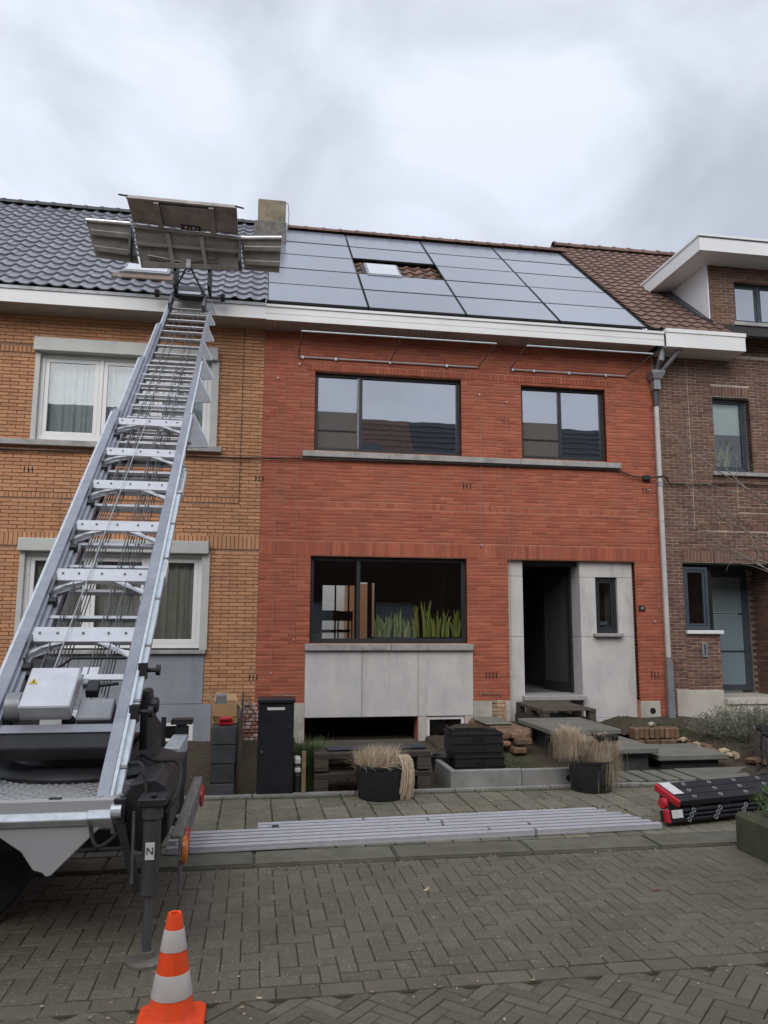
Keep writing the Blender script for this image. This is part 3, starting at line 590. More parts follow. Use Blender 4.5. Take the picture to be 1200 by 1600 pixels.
hall.box(4.10, 4.14, 0.42, 4.5, 0.5, 2.75); hall.box(5.30, 5.34, 0.63, 4.5, 0.5, 2.75); hall.box(4.10, 5.34, 0.42, 4.5, 0.46, 0.52); hall.box(4.10, 5.34, 0.42, 4.5, 2.7, 2.75); hall.box(4.10, 5.34, 4.5, 4.55, 0.5, 2.75)
hall.build('hallway', 'hall_wall', red)
hd = box('inner_door', 'door_white', red, 4.62, 5.05, 3.2, 3.24, 0.53, 2.35, bevel=0.006)
MB().tube([(4.74, 3.19, 1.45), (4.86, 3.17, 1.45)], 0.012, 8).build('handle', 'steel', hd)
box('meter_box', 'door_white', red, 4.64, 4.80, 2.5, 2.6, 1.95, 2.42, bevel=0.01)
mt = Matrix.Translation((5.22, 0.45, 0)) @ Matrix.Rotation(rad(100), 4, 'Z')
def tf(mb, m_): mb.v = [tuple(m_ @ Vector(p)) for p in mb.v]; return mb
dl = tf(MB().ring(0, 0.93, 0.53, 2.60, -0.03, 0.03, 0.11, wb=0.16), mt).build('door', 'anthracite', red, bevel=0.004)
tf(MB().box(0.11, 0.82, -0.006, 0.006, 0.69, 2.49), mt).build('pane', 'glass_dim', dl)
tf(MB().tube([(0.87, -0.07, 0.95), (0.87, -0.07, 2.1)], 0.014, 8), mt).build('handle', 'steel', dl)
pb = MB().box(6.195, 6.305, -0.018, 0.002, 1.875, 1.955).build('house_number', 'black_coat', red, bevel=0.003)
def text(s, size, m, parent, mtx, ext=0.0015):
    cu = bpy.data.curves.new('lettering', 'FONT'); cu.body = s; cu.size = size; cu.align_x = 'CENTER'; cu.align_y = 'CENTER'; cu.extrude = ext; cu.materials.append(M[m])
    o = bpy.data.objects.new('lettering_curve', cu); COL.objects.link(o); dg = bpy.context.evaluated_depsgraph_get(); me = bpy.data.meshes.new_from_object(o.evaluated_get(dg)); bpy.data.objects.remove(o)
    if not me.materials: me.materials.append(M[m])
    return mesh_obj('lettering', me, parent, mtx)
FR = Matrix.Rotation(rad(90), 4, 'X')
text('17', 0.062, 'gold', pb, Matrix.Translation((6.25, -0.0205, 1.915)) @ FR)
# cornice: fascia boards, gutter, soffit
fa = MB()
for k in range(4): fa.box(0.0, 6.63, -0.452 + 0.004 * (k % 2), -0.43, 6.29 + k * 0.052, 6.29 + k * 0.052 + 0.0495)
fa.box(0.0, 6.63, -0.468, -0.41, 6.50, 6.54); fa.build('fascia', 'white_pvc', red)
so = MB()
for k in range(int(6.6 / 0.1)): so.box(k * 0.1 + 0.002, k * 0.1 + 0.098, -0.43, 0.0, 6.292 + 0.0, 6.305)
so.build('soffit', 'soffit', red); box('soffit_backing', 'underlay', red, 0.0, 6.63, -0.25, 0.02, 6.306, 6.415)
box('gutter', 'zinc', red, 0.0, 6.63, -0.41, -0.25, 6.42, 6.535)
rf = roof_mb(MB(), 0.0, 6.40, 0.02, 4.95, -0.16, -0.11); roof_mb(rf, 0.0, 6.40, -0.0, 0.02, -0.25, -0.11)
rfo = rf.build('roof', 'underlay', red)
gap = lambda x, s: not (1.45 < x < 3.4 and 1.7 < s < 3.3)
sk = lambda x, s: gap(x, s) or (1.72 < x < 2.45 and 1.85 < s < 2.85)
split_pieces('roof_tile', tiles(0.02, 6.3, 0.0, 4.9, 0.225, 0.29, -0.12, sk), 'red_tile', rfo, tile_mesh(0.225, 0.33, 'roll', 'red_roof_tile'), 'tile_field')
ridge(rfo, 0.4, 6.35, 4.97, 'brown_tile', 0.36, 0.09)
roof_mb(MB(), 1.74, 2.46, 1.88, 2.80, -0.11, -0.05).build('skylight', 'lead', red)
def sky_win(parent, x0, x1, s0, s1, k):
    f = MB()
    for a, b, c, d in ((x0, x1, s0, s0 + 0.07), (x0, x1, s1 - 0.07, s1), (x0, x0 + 0.06, s0 + 0.07, s1 - 0.07), (x1 - 0.06, x1, s0 + 0.07, s1 - 0.07)): roof_mb(f, a, b, c, d, k, k + 0.09)
    fo = f.build('roof_window', 'zinc', parent, bevel=0.006)
    roof_mb(MB(), x0 + 0.045, x1 - 0.045, s0 + 0.05, s1 - 0.05, k + 0.091, k + 0.097).build('pane', 'sky_glass', fo)
    roof_mb(MB(), x0 + 0.03, x1 - 0.03, s0 + 0.03, s1 - 0.03, k + 0.0, k + 0.01).build('blind', 'label_white', fo)
M['sky_glass'] = mat('roof_window_glass', (0.55, 0.57, 0.60), (0.5, 0.52, 0.55), 2, 0.12, spec=0.8, ior=1.8, rvar=0.03)
sky_win(red, 1.78, 2.42, 1.92, 2.68, -0.07)
# solar panels
COLS = [0.015, 1.61, 3.215, 4.81, 6.35]; ROWS = [0.05, 1.02, 1.985, 2.95, 3.905, 4.86]
on_ = ['bottom row', 'second row up', 'middle row', 'fourth row up', 'top row']
cn_ = ['column beside the chimney', 'column of the roof window', 'column right of the roof window', 'column beside the brown roof']
for c in range(4):
    for r_ in range(5):
        if c == 1 and r_ == 2: continue
        a, b, s0, s1 = COLS[c] + 0.008, COLS[c + 1] - 0.012, ROWS[r_] + 0.007, ROWS[r_ + 1] - 0.007
        if c == 1 and r_ == 3: s0 += 0.09
        t = thing('solar_panel', rp((a + b) / 2, s0), f'solar panel in the {on_[r_]}, {cn_[c]}', 'solar panel', 'solar panels on the red house')
        dk = R.uniform(-0.004, 0.004); f = MB()
        for q in ((a, b, s0, s0 + 0.012), (a, b, s1 - 0.012, s1), (a, a + 0.012, s0 + 0.012, s1 - 0.012), (b - 0.012, b, s0 + 0.012, s1 - 0.012)): roof_mb(f, *q, -0.035 + dk, 0.002 + dk)
        f.build('frame', 'solar_frame', t)
        g = MB(); tw = R.uniform(-0.0025, 0.0025), R.uniform(-0.0025, 0.0025)
        g.hexa([rp(a + 0.012, s0 + 0.012, -0.03), rp(b - 0.012, s0 + 0.012, -0.03), rp(b - 0.012, s1 - 0.012, -0.03), rp(a + 0.012, s1 - 0.012, -0.03)],
               [rp(a + 0.012, s0 + 0.012, -0.002 + dk), rp(b - 0.012, s0 + 0.012, -0.002 + dk + tw[0] * 0.5), rp(b - 0.012, s1 - 0.012, -0.002 + dk + tw[1] * 0.5), rp(a + 0.012, s1 - 0.012, -0.002 + dk)])
        g.build('glass', 'solar', t)
MB().box(0.0, 6.62, 8.0, 8.2, 3.06, 6.4).build('rear_wall', 'red_mortar', red)
# chimney on the party wall
chm = thing('chimney', rp(0.08, 3.3), 'square yellowish grey rendered chimney stack on the ridge between black and solar roofs', 'chimney')
box('stack', 'chimney', chm, -0.2, 0.34, 2.35, 2.85, 9.42, 9.90, bevel=0.02); box('base', 'planter_stone', chm, -0.26, 0.36, 2.3, 2.9, 8.7, 9.42, bevel=0.015)
MB().tube([(0.38, 2.3, 9.25), (0.40, 2.32, 9.6), (0.38, 2.34, 9.82), (0.34, 2.36, 9.86)], 0.008, 6).build('cable', 'cable', chm)
# downpipe between red and brown house
dp = thing('downpipe', (6.66, -0.12, 0.2), 'pale grey downpipe with zinc hopper running down between red and brown brick houses', 'drainpipe')
MB().tube([(6.66, -0.35, 6.42), (6.64, -0.3, 6.1), (6.62, -0.14, 5.95)], 0.055, 12).tube([(6.95, -0.4, 6.28), (6.72, -0.16, 5.95)], 0.04, 12).build('inlet', 'zinc', dp, smooth=True)
MB().hexa([(6.55, -0.2, 5.80), (6.70, -0.2, 5.80), (6.70, -0.03, 5.80), (6.55, -0.03, 5.80)], [(6.51, -0.23, 5.90), (6.75, -0.23, 5.90), (6.75, -0.02, 5.90), (6.51, -0.02, 5.90)]).box(6.51, 6.75, -0.23, -0.02, 5.9, 5.95).box(6.565, 6.685, -0.18, -0.04, 5.62, 5.80).build('hopper', 'zinc', dp, bevel=0.006)
MB().tube([(6.62, -0.10, 5.62), (6.62, -0.10, 5.35)], 0.05, 14).build('socket', 'lead', dp, smooth=True)
MB().tube([(6.63, -0.09, 5.40), (6.635, -0.09, 1.02)], 0.042, 14).build('pipe', 'pipe_pvc', dp, smooth=True)
for z in (1.04, 3.95): MB().tube([(6.635, -0.09, z), (6.635, -0.09, z + 0.09)], 0.050, 14).build('clamp', 'zinc', dp, smooth=True)
MB().box(6.585, 6.69, -0.14, -0.03, 0.12, 1.04).build('shoe', 'zinc', dp, bevel=0.015)

# ------------------------------------------------------------------ orange brick house
ora = thing('orange_brick_house', (-3.0, 0, 0), 'orange brick terraced house with black tiled roof and pale shutter boxes on the left', 'house', 'terraced houses in the row')
OU, OL, OP, OB = (-3.42, -0.70, 4.34, 5.72), (-3.44, -0.77, 1.24, 2.70), (-3.44, -0.765, -0.3, 1.225), (-1.53, -0.89, -0.10, 0.21)
wall = backing(-8.0, -0.0005, -0.3, 6.40, [OU, OL, OB], 0.014, 0.30).build('wall', 'orange_mortar', ora)
OC, OPp = 0.0555, 0.238
OH = [OU, OL, OP, (-8, -3.40, 5.68, 5.81), (-8, -0.70, 3.46, 3.56), (-0.70, -0.34, 3.46, 3.56), (-8, -0.0, 2.75, 2.965), (-8, -0.64, -0.4, 0.46)]
it = courses(-8.0, -0.004, -0.1, 6.32, OH, OC, OPp, 0.0085, 0.009, phase=0.05)
it += soldiers(-8, -3.44, 5.69, 5.80, 0.0625, 0.011); it += soldiers(-8, -0.345, 3.47, 3.555, 0.0625, 0.008, y=0.003); it += soldiers(-8, -0.004, 2.755, 2.965, 0.0625, 0.0105)
for x, sd, a, b in ((-0.70, -1, 4.34, 5.72), (-0.77, -1, 1.24, 2.70)): it += reveal_bricks(x + 0.006, sd, a, b, OC, 0.0105, 0.06)
split_pieces('brick', [q for q in it if q[0].translation.x > -5 or True], 'orange_brick', wall, mesh_from(*brick_vf(OPp - 0.009, OC - 0.0085, 0.02), 'orange_brick'), 'brickwork')
sl = MB()
for x, z in ((-3.42, 3.89), (-0.03, 3.87), (-0.04, 0.84)):
    for k in range(3): sl.box(x - 0.056 + 0.056 * k - 0.007, x - 0.056 + 0.056 * k + 0.007, -0.0045, 0.01, z - 0.045, z + 0.045)
sl.box(-0.335, -0.327, -0.0035, 0.005, 3.46, 6.3); sl.build('vent_slot', 'room_dark', ora)
for (x0, x1, z0, z1, zt) in ((-3.44, -0.72, 4.34, 5.70, 5.91), (-3.46, -0.755, 1.25, 2.67, 2.86)):
    MB().box(x0, x1, -0.13, 0.09, z1, zt).build('shutter_box', 'shutter', ora, bevel=0.01)
    box('shutter_rail', 'shutter', ora, x0 + 0.02, x0 + 0.09, -0.05, 0.12, z0, z1 - 0.002); box('shutter_rail', 'shutter', ora, x1 - 0.09, x1 + 0.02, -0.05, 0.12, z0, z1 - 0.002)
    fr = window(ora, x0 + 0.09, x1 - 0.09, z0 + 0.02, z1 - 0.004, 0.03, 'white_pvc', [-2.47, -1.64], 0.06, 'glass', 0.06)
    up_ = z0 > 3
    for a, b in ((x0 + 0.12, -2.5), (-2.44, -1.67), (-1.61, x1 - 0.12)):
        n = 60; vs = []; fs = []
        for i in range(n + 1):
            u = i / n; xx = a + (b - a) * u; yy = 0.20 + 0.022 * math.sin(u * 34 + R.uniform(-0.3, 0.3)) + 0.008 * math.sin(u * 90)
            vs += [(xx, yy, z0 + 0.06), (xx + 0.006 * math.sin(i), yy * 0.9 + 0.02, z1 - 0.05)]
            if i: fs.append((2 * i - 2, 2 * i, 2 * i + 1, 2 * i - 1))
        MB().add(vs, fs).build('curtain', 'curtain' if up_ else 'curtain_dark', fr, smooth=True)
    room('front_room', ora, x0 + 0.05, x1 - 0.05, 0.302, 3.0, z0 - 0.3, z1 + 0.1, 'room')
MB().box(-8, -0.62, -0.09, 0.08, 4.25, 4.335).build('sill', 'sill', ora, bevel=0.006)
MB().box(-3.5, -0.75, -0.08, 0.08, 1.19, 1.247).build('sill', 'sill', ora, bevel=0.006)
for a, b in ((-3.43, -2.55), (-2.546, -1.69), (-1.686, -0.77)): box('stone_panel', 'stone_grey', ora, a, b, -0.012, 0.02, 0.465, 1.187, bevel=0.004)
for a, b, c, d in ((-8, -1.533, -0.3, 0.461), (-0.887, -0.64, -0.3, 0.461), (-1.533, -0.887, 0.213, 0.461), (-1.533, -0.887, -0.3, -0.103)): box('plinth', 'stone_grey', ora, a, b, -0.014, 0.018, c, d)
window(ora, -1.53, -0.89, -0.10, 0.21, 0.0, 'white_pvc', [], 0.06, 'glass', 0.0); room('cellar', ora, -1.6, -0.8, 0.302, 1.4, -0.4, 0.3, 'room_dark')
MB().box(-1.56, -0.86, -0.07, -0.0145, -0.16, -0.102).build('sill', 'white_paint', ora, bevel=0.006)
box('fascia', 'white_pvc', ora, -8, -0.001, -0.452, -0.43, 6.30, 6.50); box('gutter', 'zinc', ora, -8, -0.001, -0.47, -0.27, 6.502, 6.55)
box('soffit', 'soffit', ora, -8, -0.001, -0.43, 0.0, 6.302, 6.318)
rf = roof_mb(MB(), -8.0, -0.01, 0.0, 5.05, -0.05, -0.012); rfo = rf.build('roof', 'underlay', ora)
sk = lambda x, s: -2.33 < x < -1.5 and 0.62 < s < 1.75
split_pieces('roof_tile', tiles(-8.1 + 0.0, -0.1, -0.02, 5.0, 0.2255, 0.293, 0.0, sk), 'black_tile', rfo, tile_mesh(0.2255, 0.325, 'roll', 'black_roof_tile'), 'tile_field')
ridge(rfo, -8.0, -0.3, 5.08, 'ridge_dark')
sky_win(ora, -2.26, -1.54, 0.80, 1.66, 0.0)
roof_mb(MB(), -2.40, -1.48, 0.60, 0.79, 0.02, 0.045).build('flashing', 'lead_brown', ora)
# worn painted bricks at the foot of the party wall
z = -0.08
while z < 0.44:
    x = -0.20 + R.uniform(-0.03, 0.02)
    while x < 0.08:
        l = R.uniform(0.07, 0.12); MB().box(x, x + l - 0.008, -0.028 + R.uniform(-0.01, 0.008), -0.0205 + 0.03, z, z + 0.045).build('brick', 'white_worn_brick', wall, bevel=0.008); x += l
    z += 0.056

# ------------------------------------------------------------------ brown brick house
bro = thing('brown_brick_house', (8.0, 0, 0), 'dark brown brick house with white dormer and brown tiled roof on the right', 'house', 'terraced houses in the row')
BU, BD, BDW, BP = (7.74, 8.45, 4.26, 5.61), (7.02, 8.85, -0.3, 2.69), (8.30, 9.7, 7.0, 7.80), (6.80, 7.64, -0.3, 0.59)
wall = MB()
for q in (backing(6.625, 11.0, -0.3, 6.40, [BU, BD], 0.008, 0.30), backing(7.80, 11.0, 6.40, 8.12, [BDW], 0.008, 0.30)): wall.add(q.v, q.f)
wall.box(7.022, 7.64, 0.02, 0.14, -0.3, 1.50); wall.box(8.852, 8.99, 0.03, 1.3, -0.3, 2.69)
wall = wall.build('wall', 'brown_mortar', bro)
BC, BPp = 0.0555, 0.198
BH = [BU, BD, BDW, (7.72, 8.47, 5.62, 5.81), (7.02, 9.0, 2.695, 2.91), (7.36, 11, 3.24, 3.345), (8.12, 11, 3.57, 3.665), BP]
it = courses(6.66, 11.0, -0.1, 6.36, BH, BC, BPp, 0.0105, 0.011, phase=0.03, jit=0.003)
it += courses(7.80, 11.0, 6.39, 8.10, BH, BC, BPp, 0.0105, 0.011, phase=0.03, jit=0.003)
it += courses(7.02, 7.64, 0.60, 1.50, [], BC, BPp, 0.0105, 0.011, y=0.012, phase=0.0, jit=0.003)
it += soldiers(7.72, 8.47, 5.62, 5.80, 0.0625, 0.011); it += soldiers(7.02, 9.0, 2.695, 2.905, 0.0625, 0.011); it += soldiers(7.36, 11, 3.25, 3.34, 0.0625, 0.01, y=-0.004); it += soldiers(8.12, 11, 3.575, 3.66, 0.0625, 0.01, y=-0.004)
it += reveal_bricks(8.456, -1, 4.26, 5.61, BC, 0.0105, 0.12)
for k in range(52):                                       # bricks of the porch's side wall
    for yy in (0.02 + 0.1 * (k % 2), 0.22 + 0.1 * (k % 2), 0.42 + 0.1 * (k % 2), 0.62 + 0.1 * (k % 2)):
        b = MB().box(8.842, 8.86, yy, yy + 0.188, -0.1 + k * BC, -0.1 + k * BC + 0.045)
        if -0.1 + k * BC < 2.62: it.append((Matrix.Identity(4), (b.v, b.f)))
split_pieces('brick', it, 'brown_brick', wall, mesh_from(*brick_vf(BPp - 0.011, BC - 0.0105, 0.02), 'brown_brick'), 'brickwork')
jt = MB(); jt.box(7.275, 7.287, -0.005, 0.006, 3.25, 6.3); jt.box(8.105, 8.115, -0.005, 0.006, 3.6, 4.1); jt.build('expansion_joint', 'brown_mortar', bro)
bw_ = window(bro, 7.745, 8.445, 4.30, 5.605, 0.13, 'bluegrey', [], 0.05, 'glass', 0.03)
box('blind', 'blind', bw_, 7.79, 8.40, 0.22, 0.225, 4.98, 5.56)
room('front_room', bro, 7.5, 9.0, 0.302, 3.0, 3.6, 6.0, 'room')
MB().box(7.66, 9.3, -0.07, 0.13, 4.195, 4.262).build('sill', 'sill', bro, bevel=0.006)
window(bro, 8.305, 9.695, 7.01, 7.79, 0.10, 'bluegrey', [8.83], 0.05, 'glass_up', 0.03); MB().box(8.23, 9.8, -0.07, 0.10, 6.93, 6.998).build('sill', 'sill', bro, bevel=0.006)
box('blind', 'blind', bro, 8.34, 9.66, 0.25, 0.255, 7.05, 7.75); room('front_room', bro, 8.2, 9.8, 0.302, 3.0, 6.6, 8.0, 'room')
# porch
window(bro, 7.045, 7.50, 1.57, 2.62, 0.06, 'bluegrey', [], 0.05, 'glass', 0.04)
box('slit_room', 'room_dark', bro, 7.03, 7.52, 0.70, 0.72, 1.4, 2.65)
MB().box(6.99 + 0.03, 7.68, -0.05, 0.16, 1.502, 1.562).build('sill', 'white_paint', bro, bevel=0.006)
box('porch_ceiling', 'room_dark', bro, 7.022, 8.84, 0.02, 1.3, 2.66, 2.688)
dl = MB().ring(7.62, 8.82, 0.50, 2.64, 0.92, 0.98, 0.13, wb=0.10).build('door', 'bluegrey', bro, bevel=0.005)
for c, d in ((0.60, 1.17), (1.20, 1.84), (1.87, 2.51)): MB().box(7.75, 8.69, 0.945, 0.955, c, d).build('pane', 'glass_frost', dl)
MB().box(7.75, 8.69, 0.935, 0.965, 1.172, 1.198).box(7.75, 8.69, 0.935, 0.965, 1.842, 1.868).build('glazing_bar', 'anthracite', dl)
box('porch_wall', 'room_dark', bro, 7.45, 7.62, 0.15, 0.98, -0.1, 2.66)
ls = MB().box(7.285, 7.385, -0.018, 0.03, 1.12, 1.36).build('letter_slot', 'zinc', bro, bevel=0.006); box('slot', 'room_dark', ls, 7.325, 7.345, -0.0195, 0.0, 1.16, 1.33)
box('plinth', 'plinth', bro, 6.80, 7.64, -0.014, 0.03, -0.3, 0.585, bevel=0.006)
box('doorstep', 'plinth', bro, 7.645, 9.6, -0.10, 0.92, 0.36, 0.46, bevel=0.008); box('doorstep', 'plinth', bro, 7.645, 9.6, -0.06, 0.5, -0.2, 0.358, bevel=0.008); box('doorstep', 'plinth', bro, 7.1, 9.6, -0.45, -0.105, 0.06, 0.17, bevel=0.008)
# gutter, roof, dormer
box('fascia', 'white_pvc', bro, 6.645, 8.10, -0.50, -0.48, 6.27, 6.515); box('fascia_cap', 'white_pvc', bro, 6.64, 8.115, -0.515, -0.30, 6.516, 6.585, bevel=0.004)
box('soffit', 'white_paint', bro, 6.645, 8.10, -0.48, 0.0, 6.272, 6.29); box('fascia_end', 'white_pvc', bro, 8.08, 8.10, -0.479, 0.0, 6.291, 6.515)
rf = roof_mb(MB(), 6.40, 11, 0.04, 5.45, -0.05, -0.012).build('roof', 'underlay', bro)
dsk = lambda x, s: (x > 7.82 and s < 2.1) or (x > 7.38 and 1.85 < s < 2.2 and False)
split_pieces('roof_tile', tiles(6.41, 11, 0.05, 5.4, 0.215, 0.225, -0.015, dsk), 'brown_tile', rf, tile_mesh(0.215, 0.255, 'flat', 'brown_roof_tile'), 'tile_field')
ridge(rf, 6.40, 11, 5.48, 'brown_tile', 0.36, 0.11)
dor = MB().box(7.35, 11, -0.5, -0.47, 8.05, 8.30).build('dormer', 'white_pvc', bro)
yb = lambda z: EY + (z - EZ) / math.tan(PITCHR)
MB().prism([(7.35, -0.468, 8.05), (7.35, yb(8.05) + 0.1, 8.05), (7.35, yb(8.30) + 0.1, 8.30), (7.35, -0.468, 8.30)], (0.03, 0, 0)).build('side_fascia', 'white_pvc', dor)
MB().box(7.33, 11, -0.525, yb(8.34) + 0.1, 8.302, 8.345).build('roof_edge', 'white_pvc', dor, bevel=0.004)
MB().box(7.345, 11, -0.51, -0.505, 8.288, 8.301).build('drip_edge', 'lead', dor)
MB().box(7.382, 11, -0.468, yb(8.05) - 0.02, 8.055, 8.07).build('soffit', 'white_paint', dor)
MB().prism([(7.775, -0.004, 6.88), (7.775, yb(8.05), 8.05), (7.775, -0.004, 8.05)], (0.022, 0, 0)).build('cheek', 'white_paint', dor)
MB().hexa([rp(7.66, 0.72, 0.0), rp(7.795, 0.52, 0.0), rp(7.795, 2.3, 0.0), rp(7.60, 2.3, 0.0)], [rp(7.66, 0.72, 0.055), rp(7.795, 0.52, 0.055), rp(7.795, 2.3, 0.055), rp(7.60, 2.3, 0.055)]).build('flashing', 'lead', dor)

# ------------------------------------------------------------------ houses across the street (seen in the window panes)
opp = thing('opposite_house_row', (2, -17.5, 0), 'brick house row across the street mirrored in the panes', 'house row')
holes = [(a, a + 1.5, z, z + 1.3) for a in (-9, -5.5, -2.2, 1.4, 4.6, 8.2, 11.6, 15) for z in (1.2, 4.3)]
backing(-14, 20, 0, 6.5, holes, -17.9, -17.6).build('wall', 'brown_brick', opp)
for a, b, c, d in holes:
    f = MB().ring(a, b, c, d, -17.75, -17.68, 0.08).build('window', 'white_pvc', opp); MB().box(a + 0.08, b - 0.08, -17.73, -17.72, c + 0.08, d - 0.08).build('pane', 'curtain', f); MB().box(a - 0.05, b + 0.05, -17.6, -17.5, c - 0.09, c).build('sill', 'white_paint', f)
def orf(x0, x1, m):
    s_ = MB(); n = 14
    for k in range(n):
        a, b = k / n, (k + 1) / n
        y0, y1, z0, z1 = -17.3 - 3.7 * a, -17.3 - 3.7 * b, 6.5 + 4.2 * a, 6.5 + 4.2 * b
        s_.hexa([(x0, y0, z0 - 0.1), (x1, y0, z0 - 0.1), (x1, y1, z1 - 0.1), (x0, y1, z1 - 0.1)], [(x0, y0, z0 + 0.04), (x1, y0, z0 + 0.04), (x1, y1, z1), (x0, y1, z1)])
    s_.build('roof', m, opp)
orf(-14, 6.5, 'brown_tile'); orf(6.51, 20, 'ridge_dark')
MB().hexa([(4.0, -19.0, 8.40), (5.0, -19.0, 8.40), (5.0, -19.7, 9.2), (4.0, -19.7, 9.2)], [(4.0, -18.9, 8.5), (5.0, -18.9, 8.5), (5.0, -19.6, 9.3), (4.0, -19.6, 9.3)]).build('skylight', 'bluegrey', opp)
MB().hexa([(4.1, -18.95, 8.46), (4.9, -18.95, 8.46), (4.9, -19.2, 8.75), (4.1, -19.2, 8.75)], [(4.1, -18.88, 8.52), (4.9, -18.88, 8.52), (4.9, -19.13, 8.81), (4.1, -19.13, 8.81)]).build('blind', 'label_white', opp)
MB().box(-14, 20, -17.6, -17.25, 6.25, 6.5).build('fascia', 'white_pvc', opp)
MB().add([(-14, -21, 10.7), (20, -21, 10.7), (20, -21, 0), (-14, -21, 0)], [(0, 1, 2, 3)]).build('rear_wall', 'red_brick', opp)
# back garden wall seen through the house
gw = MB().box(-2, 8, 13.0, 13.2, 0, 3.6).build('garden_wall', 'white_paint'); tag(gw, 'pale garden wall seen through the ground floor window', 'wall')

# ------------------------------------------------------------------ street-side things on the facade
def steel_frame(x0, x1, xt0, xt1, label, mids):
    t = thing('awning_frame', ((x0 + x1) / 2, -0.02, 5.87), label, 'metal frame', 'empty steel frames above the upper windows')
    MB().tube([(x0, -0.03, 5.87), (x1, -0.03, 5.87)], 0.011, 8).build('wall_bar', 'galv', t); MB().tube([(xt0, -0.55, 6.10), (xt1, -0.55, 6.10)], 0.013, 8).build('front_bar', 'galv', t)
    for f in mids: MB().tube([(x0 + (x1 - x0) * f, -0.03, 5.87), (xt0 + (xt1 - xt0) * f, -0.55, 6.10)], 0.010, 8).build('side_bar', 'steel', t)
    for f in (0.02, 0.2, 0.5, 0.82): MB().box(x0 + (x1 - x0) * f - 0.015, x0 + (x1 - x0) * f + 0.015, -0.05, 0.0, 5.84, 5.885).build('bracket', 'galv', t)
    return t
steel_frame(0.54, 3.5, 0.55, 3.66, 'long empty steel rod frame sticking out above the wide upper window', (0, 0.5, 1))
steel_frame(4.06, 6.13, 4.17, 6.36, 'shorter empty steel rod frame sticking out above the narrower upper window', (0, 1))
for x, za, zb, lb in ((0.22, 5.5, 0.9, 'thin vertical wire near the orange brick edge of red facade'), (0.55, 5.75, 1.4, 'thin vertical wire just left of the stacked dark windows'),
                     (3.52, 5.4, 2.9, 'thin vertical wire just right of the wide upper window'), (3.98, 5.3, 0.9, 'thin vertical wire left of the narrower upper window'), (6.46, 3.9, 1.7, 'thin slack wire beside the downpipe on red brick')):
    t = thing('trellis_wire', (x, -0.03, zb), lb, 'wire', 'trellis wires on the red facade')
    MB().tube([(x, -0.03, za), (x + 0.01, -0.032, (za + zb) / 2), (x + (0.12 if x > 6 else 0.0), -0.03, zb)], 0.0035, 5).build('wire', 'wire_light', t)
    for z in (za, zb): MB().tube([(x, 0.0, z), (x, -0.045, z)], 0.012, 7).build('eyelet', 'galv', t)
for x0, lb in ((0.24, 'small coat of three hooks low on the wall above the letterbox'), (3.45, 'small row of wall hooks low beside the porch stone')):
    t = thing('hook_rail', (x0, -0.02, 0.56), lb, 'hooks'); MB().tube([(x0, -0.03, 0.58), (x0 + 0.36, -0.03, 0.57)], 0.007, 6).build('rod', 'wire_light', t)
    for k in range(3): MB().tube([(x0 + 0.02 + k * 0.15, 0, 0.6), (x0 + 0.02 + k * 0.15, -0.05, 0.59), (x0 + 0.02 + k * 0.15, -0.05, 0.55)], 0.010, 6).build('hook', 'wire_light', t)
cb = thing('utility_cable', (3.0, -0.05, 4.2), 'black utility cable strung along all three facades below the upper sills', 'cable')
pts = [(-8, -0.04, 4.19)] + [(x, -0.045, 4.19 + 0.018 * math.sin(x * 2.3)) for x in np.arange(-7.5, 0.5, 0.4)] + [(0.6, -0.05, 4.21), (3.0, -0.04, 4.22), (5.9, -0.04, 4.22), (6.15, -0.05, 4.12), (6.45, -0.05, 4.10), (6.55, -0.1, 4.11), (6.66, -0.16, 4.12), (6.74, -0.12, 4.10), (6.82, -0.05, 4.02), (7.2, -0.04, 4.01), (8.0, -0.04, 4.06), (9.5, -0.04, 4.03)]
MB().tube(pts, 0.013, 7).build('wire', 'black_plastic', cb, smooth=True); box('junction_box', 'black_plastic', cb, 6.36, 6.48, -0.07, -0.005, 4.06, 4.15, bevel=0.01)

# ------------------------------------------------------------------ ladder lift trailer
D = Vector((0, 7.08, 5.83)).normalized(); NN = Vector((0, -D.z, D.y)); LB = Vector((-1.15, -7.7, 0.68)); V = Vector
def lp(x, t, k=0.0): return LB + Vector((x, 0, 0)) + D * t + NN * k
def lbox(mb, x0, x1, t0, t1, k0, k1):
    return mb.hexa([lp(x0, t0, k0), lp(x1, t0, k0), lp(x1, t1, k0), lp(x0, t1, k0)], [lp(x0, t0, k1), lp(x1, t0, k1), lp(x1, t1, k1), lp(x0, t1, k1)])
lift = thing('ladder_lift', (-1.1, -6.8, 0), 'trailer ladder lift with long silver telescopic ladder reaching the black roof', 'ladder lift')
box('deck', 'checker', lift, -4.2, -0.70, -7.66, -5.98, 0.68, 0.735, bevel=0.006)
st = MB()                                                     # raised chequer bars of the deck plate
for i in range(44):
    for j in range(17):
        x, y = -2.6 + i * 0.044, -7.635 + j * 0.044; a = 1 if (i + j) % 2 else -1
        st.hexa([(x - 0.017, y - 0.017 * a - 0.005, 0.735), (x + 0.017, y + 0.017 * a - 0.005, 0.735), (x + 0.017, y + 0.017 * a + 0.005, 0.735), (x - 0.017, y - 0.017 * a + 0.005, 0.735)],
                [(x - 0.013, y - 0.013 * a - 0.003, 0.7405), (x + 0.013, y + 0.013 * a - 0.003, 0.7405), (x + 0.013, y + 0.013 * a + 0.003, 0.7405), (x - 0.013, y - 0.013 * a + 0.003, 0.7405)])
o = st.build('tread_pattern', 'alu', lift); o['kind'] = 'stuff'
